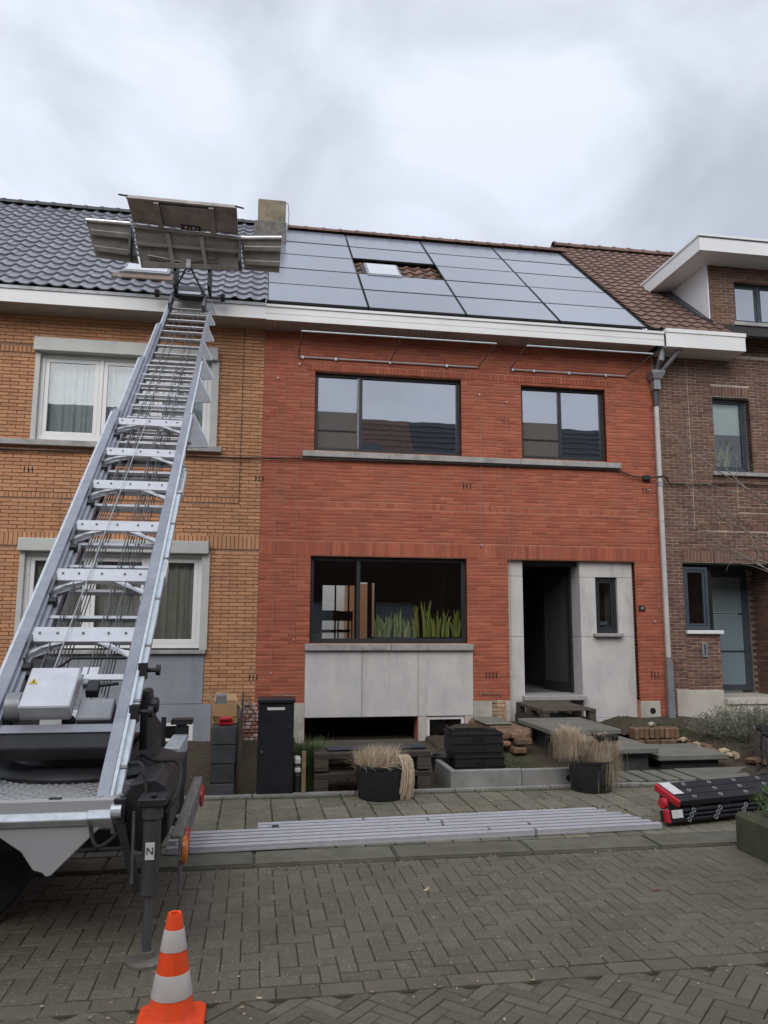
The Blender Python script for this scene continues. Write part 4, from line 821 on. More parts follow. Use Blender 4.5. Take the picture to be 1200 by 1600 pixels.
pts = [(-4.2, 0.735), (-0.70, 0.735), (-0.70, 0.68), (-0.985, 0.40), (-1.01, 0.375), (-1.035, 0.372), (-1.05, 0.39)] + [(-1.56 + 0.48 * math.cos(a), 0.33 + 0.30 * math.sin(a)) for a in np.linspace(0.25, math.pi - 0.3, 9)] + [(-2.2, 0.42), (-4.2, 0.42)]
MB().prism([(x, -7.70, z) for x, z in pts], (0, 0.03, 0)).build('side_panel', 'grey_panel', lift, bevel=0.004)
box('rear_frame', 'steel_dark', lift, -0.70, -0.50, -7.03, -5.98, 0.48, 0.70, bevel=0.01); box('chassis', 'steel_dark', lift, -4.2, -0.705, -7.3, -6.2, 0.40, 0.66)
ch = MB()
for k in range(10): ch.tube([(-0.98 + 0.06 * k, -7.305, 0.55), (-0.98 + 0.06 * k, -7.29, 0.55)], 0.008, 6)
ch.build('rivet', 'galv', lift)
for yc in (-7.12, -6.05):
    wh = MB().lathe((0, 0, 0), [(0.17, -0.09), (0.27, -0.10), (0.315, -0.085), (0.33, -0.05), (0.33, 0.05), (0.315, 0.085), (0.27, 0.10), (0.17, 0.09)], 36)
    tf(wh, Matrix.Translation((-1.56, yc, 0.312)) @ Matrix.Rotation(rad(90), 4, 'X')); wo_ = wh.build('wheel', 'rubber', lift, smooth=True)
    rm = MB().lathe((0, 0, 0), [(0.0, -0.05), (0.05, -0.05), (0.06, -0.03), (0.14, -0.035), (0.172, -0.085), (0.172, 0.085), (0.14, 0.035), (0.0, 0.05)], 24); tf(rm, Matrix.Translation((-1.56, yc, 0.312)) @ Matrix.Rotation(rad(90), 4, 'X')); rm.build('rim', 'steel', wo_, smooth=True)
box('rear_cabinet', 'white_paint', lift, -2.4, -0.95, -6.02, -5.7, 0.74, 0.98, bevel=0.02)
# turntable
MB().lathe((-1.05, -6.72, 0), [(0.0, 0.736), (0.56, 0.736), (0.575, 0.76), (0.555, 0.785), (0.50, 0.80), (0.50, 0.80), (0.44, 0.81), (0.43, 0.86), (0.0, 0.86)], 48).build('turntable', 'steel_dark', lift, smooth=True)
tt = MB(); tt.box(-1.47, -0.78, -7.02, -6.40, 0.86, 0.90); tt.box(-1.47, -1.43, -7.02, -6.40, 0.90, 1.10); tt.box(-0.86, -0.82, -7.02, -6.40, 0.90, 1.10); tt.box(-1.43, -0.86, -7.02, -6.99, 0.90, 1.0)
tt.tube([(-1.12, -6.95, 0.92), (-1.10, -7.1, 1.07)], 0.04, 10).tube([(-0.98, -6.95, 0.92), (-0.96, -7.1, 1.07)], 0.04, 10)
tt.prism([(-0.72, -6.9, 0.80), (-0.72, -6.1, 0.80), (-0.72, -6.15, 0.93), (-0.72, -6.5, 1.02), (-0.72, -6.75, 1.22), (-0.72, -6.95, 1.22)], (0.05, 0, 0)); tt.prism([(-1.60, -6.9, 0.80), (-1.60, -6.1, 0.80), (-1.60, -6.15, 0.93), (-1.60, -6.5, 1.02), (-1.60, -6.75, 1.22), (-1.60, -6.95, 1.22)], (0.05, 0, 0))
tt.tube([(-0.80, -6.85, 1.12), (-0.62, -6.85, 1.12)], 0.05, 12); tt.build('turntable_frame', 'steel_dark', lift, bevel=0.01)
# outriggers
og = MB().prism([(-0.68, -7.66, 0.52), (-0.70, -7.66, 0.72), (-0.65, -7.66, 0.80), (-0.53, -7.66, 0.825), (-0.475, -7.66, 0.79), (-0.45, -7.66, 0.73), (-0.45, -7.66, 0.55), (-0.49, -7.66, 0.48), (-0.60, -7.66, 0.46)], (0, 0.60, 0)).build('outrigger_beam', 'steel_dark', lift, bevel=0.01)
ou = thing_none = MB().tube([(-0.52, -7.79, 0.30), (-0.52, -7.79, 0.66)], 0.043, 16).tube([(-0.52, -7.79, 0.66), (-0.52, -7.79, 0.72)], 0.052, 16).build('outrigger', 'jack_grey', lift, smooth=True)
MB().tube([(-0.52, -7.79, 0.0), (-0.52, -7.79, 0.32)], 0.022, 12).build('ram', 'steel', ou, smooth=True)
MB().box(-0.59, -0.45, -7.85, -7.66, 0.72, 0.76).box(-0.53, -0.50, -7.83, -7.80, 0.76, 0.782).build('head_plate', 'steel_dark', ou, bevel=0.006)
MB().lathe((-0.52, -7.79, -0.02), [(0.0, 0.0), (0.092, 0.0), (0.092, 0.014), (0.075, 0.022), (0.04, 0.026), (0.04, 0.055), (0.0, 0.055)], 28).build('foot', 'foot_steel', ou, smooth=True)
MB().box(-0.542, -0.498, -7.838, -7.832, 0.47, 0.55).build('sticker', 'label_white', ou)
text('N', 0.05, 'steel_dark', ou, Matrix.Translation((-0.520, -7.8395, 0.51)) @ FR)
MB().hexa([(-0.70, -7.74, 0.62), (-0.665, -7.74, 0.62), (-0.665, -7.69, 0.62), (-0.70, -7.69, 0.62)], [(-0.72, -7.74, 0.74), (-0.66, -7.74, 0.74), (-0.66, -7.69, 0.74), (-0.72, -7.69, 0.74)]).hexa([(-0.60, -7.77, 0.30), (-0.57, -7.77, 0.30), (-0.57, -7.70, 0.30), (-0.60, -7.70, 0.30)], [(-0.70, -7.76, 0.62), (-0.655, -7.76, 0.62), (-0.655, -7.69, 0.62), (-0.70, -7.69, 0.62)]).build('brace', 'steel_dark', ou)
MB().box(-0.555, -0.485, -7.735, -7.66, 0.44, 0.72).build('bracket', 'steel_dark', ou)
MB().tube([(-0.60, -7.83, 0.36), (-0.605, -7.83, 0.70)], 0.008, 6).build('rod', 'steel', ou)
MB().box(-0.68, -0.56, -5.92, -5.2, 0.60, 0.72).build('outrigger_arm', 'galv', lift, bevel=0.006)
MB().tube([(-0.62, -5.14, 0.02), (-0.62, -5.14, 0.80)], 0.045, 12).box(-0.70, -0.53, -5.22, -5.06, 0.80, 0.84).lathe((-0.62, -5.14, 0.0), [(0, 0.002), (0.09, 0.002), (0.09, 0.02), (0, 0.02)], 20).build('outrigger', 'steel_dark', lift)
MB().tube([(-0.76, -5.2, 0.62), (-0.76, -5.2, 0.86)], 0.02, 8).build('rod', 'steel_dark', lift)
# lamp board at the trailer's tail
lbx = MB().box(-0.455, -0.392, -7.50, -5.86, 0.478, 0.50).box(-0.412, -0.392, -7.50, -5.86, 0.36, 0.4775).build('lamp_board', 'worn_board', lift, bevel=0.006)
MB().prism([(-0.41, -7.50, 0.19), (-0.41, -7.30, 0.28), (-0.41, -7.30, 0.358), (-0.41, -7.50, 0.358)], (0.012, 0, 0)).build('mudflap', 'steel', lbx)
for y, z, m, ry in ((-7.44, 0.405, 'lamp_amber', 0.062), (-7.30, 0.415, 'lamp_red', 0.05), (-6.05, 0.40, 'lamp_red', 0.09)):
    tf(MB().lathe((0, 0, 0), [(1, 0), (1.0, 0.5), (0.85, 0.85), (0.0, 1.0)], 20), Matrix.Translation((-0.391, y, z)) @ Matrix.Rotation(rad(90), 4, 'Y') @ Matrix.Diagonal((0.075, ry, 0.028, 1))).build('tail_lamp', m, lift, smooth=True)
# ladder sections
CO = [0.0, 0.01, 0.02, 0.03]; HW = [0.39, 0.362, 0.335, 0.310]; T0 = [-0.03, 0.45, 0.9, 1.3]; T1 = [4.95, 6.6, 8.0, 9.10]
sects = []
for i in range(4):
    h, a, b = HW[i], T0[i], T1[i]; k = -0.028 * i
    sct = None
    for sgn in (-1, 1):
        mb = MB()
        fl = (0.066, 0.05, 0.044, 0.04)[i]
        q = lambda u0, u1: (CO[i] + min(sgn * u0, sgn * u1), CO[i] + max(sgn * u0, sgn * u1))
        lbox(mb, *q(h - fl, h), a, b, k - 0.012, k); lbox(mb, *q(h - 0.010, h), a, b, k - 0.11, k - 0.012); lbox(mb, *q(h - 0.045, h - 0.010), a, b, k - 0.11, k - 0.098); lbox(mb, *q(h - fl, h - fl + 0.008), a, b, k - 0.05, k - 0.012)
        if sct is None: sct = mb.build('ladder_section', 'rail_top', lift, bevel=0.002); sects.append(sct)
        else: mb.build('rail', 'rail_top', sct, bevel=0.002)
        # bright galvanised outer web of the section
        g = MB(); lbox(g, *q(h + 0.0005, h + 0.02), a, b - 0.05, k - 0.065, k - 0.002); lbox(g, *q(h + 0.0005, h + 0.008), a, b - 0.05, k - 0.118, k - 0.07); g.build('outer_strip', 'galv', sct, bevel=0.002)
        if i == 0 and sgn > 0:
            g = MB(); lbox(g, 0.405, 0.443, a, 3.35, -0.075, -0.03); g.build('outer_strip', 'galv', sct, bevel=0.004); g = MB(); lbox(g, 0.405, 0.428, a, 3.9, -0.15, -0.085); g.build('outer_strip', 'galv', sct, bevel=0.004)
# wide plates of the first section with their braces and bolts
for t in (1.41, 2.075, 2.745, 3.415, 4.045, 4.72):
    mb = MB(); lbox(mb, -0.322, 0.322, t - 0.075, t + 0.07, -0.034, -0.026); lbox(mb, -0.322, 0.322, t - 0.075, t - 0.067, -0.060, -0.034)
    pt = mb.build('cross_plate', 'alu_plate', sects[0], bevel=0.002)
    for sg in (-1, 1):
        br = MB()
        p0 = [lp(sg * 0.18, t - 0.075, -0.034), lp(sg * 0.10, t - 0.075, -0.034)]; p1 = [lp(sg * 0.335, t - 0.235, -0.034), lp(sg * 0.335, t - 0.165, -0.034)]
        base = [p0[0], p1[0], p1[1], p0[1]] if sg > 0 else [p0[1], p1[1], p1[0], p0[0]]
        br.hexa([v + NN * -0.03 for v in base], base); br.build('brace', 'alu_plate', sects[0], bevel=0.002)
    bo = MB()
    for bx in (-0.27, -0.16, 0.0, 0.16, 0.27): bo.tube([lp(bx, t + 0.005, -0.026), lp(bx, t + 0.005, -0.018)], 0.009, 8)
    bo.build('bolt', 'steel', sects[0])
    gd = MB(); gd.prism([lp(-0.305, t - 0.26, 0.0), lp(-0.305, t - 0.05, 0.012), lp(-0.305, t - 0.10, -0.09), lp(-0.305, t - 0.26, -0.09)], (0.012, 0, 0)); gd.build('guide_plate', 'steel', sects[0])
    MB().tube([lp(-0.30, t - 0.29, -0.05), lp(-0.25, t - 0.29, -0.05)], 0.03, 10).build('roller', 'steel_dark', sects[0])
for i, (ta, tb, stp) in enumerate(((1.65, 6.55, 0.30), (2.9, 7.95, 0.29), (3.2, 9.0, 0.275))):
    t = ta; h = HW[i + 1] - 0.02
    while t < tb:
        mb = MB(); lbox(mb, -h, h, t - 0.016, t + 0.016, -0.028 * (i + 1) - 0.085 , -0.028 * (i + 1) - 0.05); mb.build('rung', 'alu', sects[i + 1], bevel=0.002); t += stp
for i in range(4):
    mb = MB()
    for bx in (-0.19, -0.10, 0.10, 0.19):
        xx = bx + 0.012 * i; mb.tube([lp(xx, 0.9, -0.03 - 0.03 * i), lp(xx * 0.8, T1[i] - 0.1, -0.05 - 0.03 * i)], 0.0045, 5)
    mb.build('hoist_rope', 'cable', sects[i])
MB().tube([lp(-0.10, 1.0, 0.0), lp(-0.02, 4.95, 0.0)], 0.0032, 5).build('hoist_rope', 'alu', sects[0])
for ta, tb, dx in ((9.05, 8.56, 0.09), (8.53, 8.00, 0.105), (7.99, 7.34, 0.13), (7.34, 6.65, 0.15), (6.76, 6.03, 0.175), (6.10, 5.35, 0.20), (5.02, 4.26, 0.215)):
    xr = 0.345 if tb > 6.6 else (0.375 if tb > 5 else 0.405)
    mb = MB().prism([lp(xr, ta, -0.05), lp(xr + dx, tb + 0.03, -0.05), lp(xr + dx - 0.015, tb - 0.02, -0.05), lp(xr, tb - 0.05, -0.05)], NN * 0.006)
    fn = mb.build('cable_fin', 'fin', sects[0 if tb < 5 else 2])
    MB().tube([lp(xr, ta, -0.045), lp(xr + dx, tb + 0.03, -0.045), lp(xr + dx - 0.015, tb - 0.02, -0.045)], 0.007, 6).build('fin_edge', 'alu', sects[0 if tb < 5 else 2])
# bottom crossbar, wheels, motor, frame
lo = MB(); lbox(lo, -0.86, 0.33, -0.05, 0.0, -0.05, 0.0); lo.build('end_bar', 'galv', lift, bevel=0.004)
MB().tube([lp(0.42, -0.02, 0.02), lp(0.47, -0.02, 0.02)], 0.035, 14).build('end_roller', 'galv', lift); mb = MB(); lbox(mb, 0.30, 0.43, -0.05, 0.08, -0.075, 0.004); mb.build('corner_bracket', 'galv', lift, bevel=0.004)
mb = MB(); mb.tube([lp(0.06, 0.0, -0.11), lp(0.26, 0.0, -0.11)], 0.055, 16).tube([lp(0.10, 0.05, -0.02), lp(0.16, 0.05, -0.02)], 0.045, 14); mb.build('buffer', 'rubber', lift, smooth=True)
mb = MB(); lbox(mb, -0.40, 0.32, 0.47, 0.63, -0.16, -0.06); mb.build('base_beam', 'steel_dark', lift, bevel=0.008)
mb = MB(); lbox(mb, -0.40, 0.32, 0.58, 0.64, -0.058, -0.05); mb.build('beam_flange', 'rail_top', lift)
mb = MB(); lbox(mb, -0.205, 0.075, 0.67, 1.0, -0.05, 0.06); mx_ = mb.build('motor_box', 'alu_plate', lift, bevel=0.008)
tri = MB().prism([lp(-0.19, 0.855, 0.0612), lp(-0.14, 0.855, 0.0612), lp(-0.165, 0.90, 0.0612)], NN * 0.0015); tri.build('warning_sticker', 'yellow', mx_)
MB().prism([lp(-0.170, 0.862, 0.063), lp(-0.160, 0.862, 0.063), lp(-0.163, 0.888, 0.063), lp(-0.167, 0.888, 0.063)], NN * 0.001).build('warning_mark', 'steel_dark', mx_)
MB().tube([lp(-0.29, 0.76, -0.03), lp(-0.21, 0.76, -0.03)], 0.085, 24).build('gearbox', 'zinc', lift, smooth=True)
mb = MB(); lbox(mb, 0.10, 0.30, 0.66, 0.83, -0.12, -0.03); lbox(mb, 0.09, 0.13, 0.92, 0.97, -0.05, 0.0); mb.build('motor', 'zinc', lift, bevel=0.008)
mb = MB(); lbox(mb, 0.08, 0.32, 0.98, 1.03, -0.04, -0.025); lbox(mb, 0.06, 0.16, 1.03, 1.10, -0.04, -0.03); mb.build('crossmember', 'alu_plate', lift, bevel=0.003)
mb = MB(); lbox(mb, 0.12, 0.19, 0.86, 0.95, -0.06, 0.0); mb.tube([lp(0.16, 0.92, -0.02), lp(0.30, 0.94, -0.02)], 0.012, 8); mb.tube([lp(-0.1, 1.12, -0.06), lp(-0.02, 1.18, -0.03), lp(0.31, 1.18, -0.03)], 0.010, 8); lbox(mb, -0.27, -0.12, 1.05, 1.2, -0.10, -0.05)
mb.build('hydraulic_valve', 'steel_dark', lift, bevel=0.004)
for t_ in (0.74, 1.10):
    MB().tube([lp(0.41, t_, -0.06), lp(0.50, t_, -0.06)], 0.014, 8).tube([lp(0.50, t_, -0.06), lp(0.525, t_, -0.06)], 0.034, 14).box(-0.75, -0.70, LB.y + D.y * t_ - 0.05, LB.y + D.y * t_ + 0.04, LB.z + D.z * t_ - 0.10, LB.z + D.z * t_ - 0.0).build('locking_knob', 'steel_dark', lift)
mb = MB(); lbox(mb, 0.444, 0.452, 2.05, 2.25, -0.10, -0.02); mb.build('label_plate', 'label_white', lift); mb = MB(); lbox(mb, 0.43, 0.445, 3.4, 3.8, -0.16, -0.08); mb.build('label_plate', 'label_white', lift)
for pts_ in ([(-0.66, -7.70, 0.60), (-0.78, -7.76, 0.52), (-0.84, -7.68, 0.62), (-0.90, -7.45, 0.70)], [(-0.56, -7.70, 0.70), (-0.60, -7.62, 0.88), (-0.70, -7.40, 0.86), (-0.84, -7.10, 0.80)], [(-0.47, -7.70, 0.66), (-0.42, -7.60, 0.74), (-0.44, -7.3, 0.84), (-0.60, -7.08, 0.82), (-0.70, -6.95, 0.84)]):
    q_ = [V(p) for p in pts_]; fine = []
    for i_ in range(len(q_) - 1):
        a_, b_, c_, d_ = q_[max(i_ - 1, 0)], q_[i_], q_[i_ + 1], q_[min(i_ + 2, len(q_) - 1)]
        for u_ in np.linspace(0, 1, 6)[:-1]: fine.append(0.5 * ((2 * b_) + (c_ - a_) * u_ + (2 * a_ - 5 * b_ + 4 * c_ - d_) * u_ ** 2 + (-a_ + 3 * b_ - 3 * c_ + d_) * u_ ** 3))
    MB().tube(fine + [q_[-1]], 0.010, 7).build('hydraulic_hose', 'rubber', lift, smooth=True)
for t_, ln_, m_n in ((4.15, 0.16, 'lamp_red'), (3.95, 0.10, 'label_white'), (1.5, 0.22, 'label_white')):
    mb = MB(); lbox(mb, 0.4115, 0.4135, t_, t_ + ln_, -0.058, -0.012) if t_ > 3 else lbox(mb, 0.4435, 0.445, t_, t_ + ln_, -0.066, -0.040); mb.build('decal', m_n, lift)
for k in range(9): MB().tube([lp(0.41, 0.3 + k * 0.5, -0.03), lp(0.446, 0.3 + k * 0.5, -0.03)], 0.011, 8).build('bolt_head', 'steel', lift)
# ladder head and platform
hd = MB(); hd.tube([lp(-0.44, 9.12, 0.02), lp(0.52, 9.12, 0.02)], 0.016, 8); lbox(hd, -0.26, -0.22, 8.7, 9.15, -0.10, 0.02); lbox(hd, 0.22, 0.26, 8.7, 9.15, -0.10, 0.02); hd.build('ladder_head', 'steel', lift, bevel=0.003)
for sx_ in (-0.46, 0.50): MB().tube([lp(sx_ - 0.03, 9.12, 0.02), lp(sx_ + 0.03, 9.12, 0.02)], 0.06, 18).build('roof_wheel', 'rubber', lift, smooth=True)
PT = {'TL': (-1.93, -1.75, 7.39), 'TR': (-0.45, -1.75, 7.38), 'ML': (-1.895, -1.28, 7.24), 'MR': (-0.43, -1.28, 7.18), 'BL': (-1.80, -1.0, 6.72), 'BR': (-0.36, -1.0, 6.79)}
PV = {k: Vector(v) for k, v in PT.items()}
def lerp2(a, b, c, d, u, v): return a.lerp(b, u).lerp(d.lerp(c, u), v)    # a b along the top, d c along the bottom
def panel(parent, name, a, b, c, d, th, m, ribs=(), cols=()):
    n = (b - a).cross(d - a).normalized()
    if n.y > 0: n = -n                                          # towards the street
    o = MB().hexa([a - n * th, b - n * th, c - n * th, d - n * th], [a, b, c, d]).build(name, m, parent)
    for v0, v1, u0, u1, hgt in ribs:
        q = [lerp2(a, b, c, d, u0, v0), lerp2(a, b, c, d, u1, v0), lerp2(a, b, c, d, u1, v1), lerp2(a, b, c, d, u0, v1)]
        MB().hexa([p + n * 0.001 for p in q], [p + n * hgt for p in q]).build('rib', m, o, bevel=0.004)
    return o, n
plat, n_ = panel(lift, 'platform', PV['ML'], PV['MR'], PV['BR'], PV['BL'], 0.03, 'alu_dull', [(0.0, 0.09, 0, 1, 0.04), (0.40, 0.48, 0, 1, 0.05), (0.85, 0.98, 0.03, 0.97, 0.06), (0.12, 0.98, 0.30, 0.34, 0.07), (0.12, 0.98, 0.62, 0.66, 0.07)])
p2, n2 = panel(lift, 'platform_flap', PV['TL'], PV['TR'], PV['MR'] + V((0, -0.02, 0.01)), PV['ML'] + V((0, -0.02, 0.01)), 0.025, 'alu_dull', [(0.0, 0.07, 0, 1, 0.03), (0.06, 1.0, 0.24, 0.29, 0.06), (0.06, 1.0, 0.74, 0.79, 0.06), (0.14, 0.2, 0.29, 0.74, 0.035)])
MB().hexa(*[[lerp2(PV['TL'], PV['TR'], PV['MR'], PV['ML'], u, v) + n2 * kk for u, v in ((0.45, 0.80), (0.64, 0.80), (0.64, 0.98), (0.45, 0.98))] for kk in (0.001, 0.004)]).build('safety_sticker', 'steel_dark', p2)
for k in range(5):
    u = 0.465 + k * 0.036; A = PV['TL'], PV['TR'], PV['MR'], PV['ML']; r_ = 0.011
    if k in (2, 4): MB().prism([lerp2(*A, u, 0.84) + n2 * 0.0045, lerp2(*A, u + 0.014, 0.94) + n2 * 0.0045, lerp2(*A, u - 0.014, 0.94) + n2 * 0.0045], n2 * 0.001).build('pictogram', 'yellow', p2)
    else: MB().prism([lerp2(*A, u + 0.013 * math.cos(q * 0.628), 0.89 + 0.05 * math.sin(q * 0.628)) + n2 * 0.0045 for q in range(10)], n2 * 0.001).build('pictogram', 'lamp_red' if k == 0 else 'label_white', p2)
for nm, a, b, c, d in (('side_flap', (-2.53, -1.32, 7.22), (-1.93, -1.30, 7.23), (-1.83, -1.03, 6.76), (-2.42, -1.05, 6.80)), ('side_flap', (-0.395, -1.29, 7.16), (0.19, -1.32, 7.20), (0.175, -1.05, 6.78), (-0.335, -1.02, 6.80))):
    o, n3 = panel(lift, nm, V(a), V(b), V(c), V(d), 0.025, 'alu_dull', [(0.0, 0.05, 0, 1, 0.025), (0.24, 0.38, 0.05, 1, 0.05), (0.66, 0.80, 0.05, 1, 0.05)])
    MB().hexa([V(a) + V((0, -0.012, 0.0)), V(b) + V((0, -0.012, 0.0)), V(b) + V((0, 0.02, 0.0)), V(a) + V((0, 0.02, 0.0))], [V(a) + V((0, -0.012, 0.02)), V(b) + V((0, -0.012, 0.02)), V(b) + V((0, 0.02, 0.02)), V(a) + V((0, 0.02, 0.02))]).build('edge_strip', 'alu', o)
MB().tube([PV['TL'] + V((-0.10, 0, 0.01)), PV['TL'] + V((0.02, 0, 0))], 0.012, 6).tube([PV['TR'] + V((0.10, 0, -0.02)), PV['TR'] + V((-0.02, 0, 0))], 0.012, 6).build('latch', 'steel_dark', p2)
MB().box(-1.945, -1.915, -1.30, -1.0, 6.78, 7.20).box(-0.42, -0.39, -1.30, -1.0, 6.80, 7.16).build('hinge', 'steel_dark', plat)
cg = MB()
apex = V((-1.13, -1.08, 6.80)); cg.tube([apex, lp(-0.23, 9.12, 0.03)], 0.014, 7).tube([apex, lp(0.23, 9.12, 0.03)], 0.014, 7).tube([apex + V((-0.10, 0, 0.02)), V((-1.7, -1.12, 6.86))], 0.016, 7).tube([apex + V((0.05, 0, 0.03)), V((-0.72, -1.12, 6.88))], 0.016, 7)
cg.tube([apex + V((0, 0, 0.05)), apex + V((0, 0, -0.12))], 0.025, 8); cg.box(-1.16, -1.10, -1.12, -1.02, 6.72, 6.85)
cg.build('carriage_strut', 'steel', lift)
mb = MB(); lbox(mb, -0.20, 0.20, 9.05, 9.55, -0.02, 0.04); mb.box(-1.35, -1.31, -1.02, -0.6, 6.5, 7.1); mb.box(-0.86, -0.82, -1.02, -0.6, 6.5, 7.1); mb.build('carriage', 'steel_dark', lift, bevel=0.004)
mb = MB(); lbox(mb, -0.16, 0.17, 9.1, 9.22, 0.035, 0.05); mb.build('carriage_cover', 'alu', lift)

# ------------------------------------------------------------------ traffic cone
ZC = ZS - 0.008
cn = thing('traffic_cone', (-0.338, -8.42, ZC), 'orange and white striped traffic cone in front of the outrigger foot', 'traffic cone')
cx_, cy_, cz = -0.338, -8.42, ZC
bpts = [(-0.14, -0.115), (-0.115, -0.14), (0.115, -0.14), (0.14, -0.115), (0.14, 0.115), (0.115, 0.14), (-0.115, 0.14), (-0.14, 0.115)]
MB().hexa([(cx_ + a, cy_ + b, cz + 0.012) for a, b in bpts], [(cx_ + a * 0.97, cy_ + b * 0.97, cz + 0.034) for a, b in bpts]).build('base', 'orange_cone', cn, bevel=0.006)
r0, r1, h0, h1 = 0.098, 0.030, 0.034, 0.44
rz = lambda z: r0 + (r1 - r0) * (z - h0) / (h1 - h0)
MB().lathe((cx_, cy_, cz), [(0.118, h0), (0.106, h0 + 0.008), (rz(0.06), 0.06), (rz(0.2), 0.2), (rz(0.43), 0.43), (r1 - 0.003, 0.444), (r1 - 0.012, 0.442), (r1 - 0.014, 0.30)], 40).build('body', 'orange_cone', cn, smooth=True)
for a, b in ((0.301, 0.384), (0.124, 0.218)): MB().lathe((cx_, cy_, cz), [(rz(a), a), (rz(a) + 0.002, a + 0.002), (rz(b) + 0.002, b - 0.002), (rz(b), b)], 40).build('reflective_band', 'cone_white', cn, smooth=True)

# ------------------------------------------------------------------ aluminium mounting rails on the pavement
def rail(x0, y0, x1, y1, z, label):
    t = thing('mounting_rail', ((x0 + x1) / 2, (y0 + y1) / 2, z), label, 'metal rail', 'aluminium rails lying on the pavement')
    d = V((x1 - x0, y1 - y0, 0)).normalized(); q = V((-d.y, d.x, 0)); a = V((x0, y0, z)); b = V((x1, y1, z))
    mb = MB()
    for o0, o1, k0, k1 in ((-0.024, 0.024, 0.0, 0.02), (-0.024, -0.008, 0.02, 0.046), (0.008, 0.024, 0.02, 0.046)):
        mb.hexa([a + q * o0 + V((0, 0, k0)), b + q * o0 + V((0, 0, k0)), b + q * o1 + V((0, 0, k0)), a + q * o1 + V((0, 0, k0))], [a + q * o0 + V((0, 0, k1)), b + q * o0 + V((0, 0, k1)), b + q * o1 + V((0, 0, k1)), a + q * o1 + V((0, 0, k1))])
    mb.build('profile', 'alu_rail', t, bevel=0.002)
    c = a.lerp(b, R.uniform(0.25, 0.75)); MB().hexa(*[[c + d * u + q * o_ + V((0, 0, k)) for u, o_ in ((-0.010, -0.027), (0.010, -0.027), (0.010, 0.027), (-0.010, 0.027))] for k in (0.001, 0.048)]).build('splice', 'zinc', t)
M['alu_rail'] = mat('rail_aluminium', (0.62, 0.62, 0.66), (0.52, 0.52, 0.55), 14, 0.4, 0.35)
nth = ['nearest to the kerb', 'second from the kerb', 'third from the kerb', 'fourth from the kerb', 'fifth from the kerb', 'sixth from the kerb']
for k in range(5):
    rail(-0.62 + 0.06 * (k % 2), -6.03 + k * 0.096, 3.25 - 0.04 * k, -5.88 + k * 0.093, 0.004, f'long aluminium mounting rail, {nth[k]} in the pile')
rail(0.03, -5.53, 3.0, -5.41, 0.004, 'shorter aluminium rail lying apart, on the house side'); rail(0.03, -5.44, 2.95, -5.32, 0.004, 'shorter aluminium rail farthest from the kerb')
rail(-1.45, -5.86, -0.75, -5.83, 0.004, 'short grey rail end lying under the trailer')
bt = MB().box(0.13, 0.20, -5.56, -5.50, 0.004, 0.05).build('clamp', 'blue_tarp', None, bevel=0.01); tag(bt, 'small blue clamp beside the left end of the shorter rails', 'clamp')

# ------------------------------------------------------------------ black telescopic ladders on the pavement, right
def tele(label, o, dx, L_, wd, tilt, zb):
    t = thing('folding_ladder', o, label, 'ladder', 'black folding ladders on the pavement')
    d = V(dx).normalized(); q = V((-d.y, d.x, 0)) * math.cos(tilt) + V((0, 0, math.sin(tilt))); n = d.cross(q); a = V(o)
    def bx(u0, u1, v0, v1, k0, k1): return MB().hexa(*[[a + d * u + q * v + n * k for u, v in ((u0, v0), (u1, v0), (u1, v1), (u0, v1))] for k in (k0, k1)])
    for j in range(3):
        v0 = wd * j / 3; bx(0.04, L_, v0 + 0.006, v0 + wd / 3 - 0.004, 0, 0.055).build('stile', 'black_coat', t, bevel=0.006)
        for u in np.arange(0.22, L_, 0.28):
            u2 = u + 0.03 * j; c = a + d * u2 + q * (v0 + wd / 6) + n * 0.055
            MB().add([tuple(c + (d * math.cos(w_) + q * math.sin(w_)) * r_ + n * z_) for r_, z_ in ((0.012, 0.0005), (0.013, 0.004), (0.019, 0.004), (0.020, 0.0005)) for w_ in np.linspace(0, 2 * math.pi, 17)[:16]], [(i * 16 + k, i * 16 + (k + 1) % 16, (i + 1) * 16 + (k + 1) % 16, (i + 1) * 16 + k) for i in range(3) for k in range(16)]).build('rung_end', 'alu', t, smooth=True)
    bx(0.01, 0.04, -0.003, wd + 0.003, -0.008, 0.06).build('end_cap', 'red_plastic', t, bevel=0.012)
    bx(0.05, 0.16, wd * 0.35, wd - 0.002, 0.0555, 0.058).build('sticker', 'label_white', t)
    bx(0.06, L_, 0.005, wd * 0.9, -0.10, -0.02).build('rungs', 'black_plastic', t)
    for u in (0.18, 0.5, 0.85): bx(u, u + 0.09, 0.02, wd * 0.8, -0.016, -0.004).build('hinge_plate', 'steel', t)
    return t, d, q, n, a
tele('black folding ladder with red ends, on top of the stack by the corner planter', (3.42, -5.84, 0.15), (1, 0.21, 0.0), 1.45, 0.30, rad(17), 0.2)
t, d, q, n, a = tele('black folding ladder with red ends, lowest in the stack by the corner planter', (3.30, -5.84, 0.03), (1, 0.21, 0), 1.4, 0.10, rad(80), 0.03)
MB().tube([a + d * 0.02 + q * 0.15 - n * 0.02, a + d * 0.06 + q * 0.15 - n * 0.02], 0.045, 24).build('wheel', 'red_plastic', t, bevel=0.006)

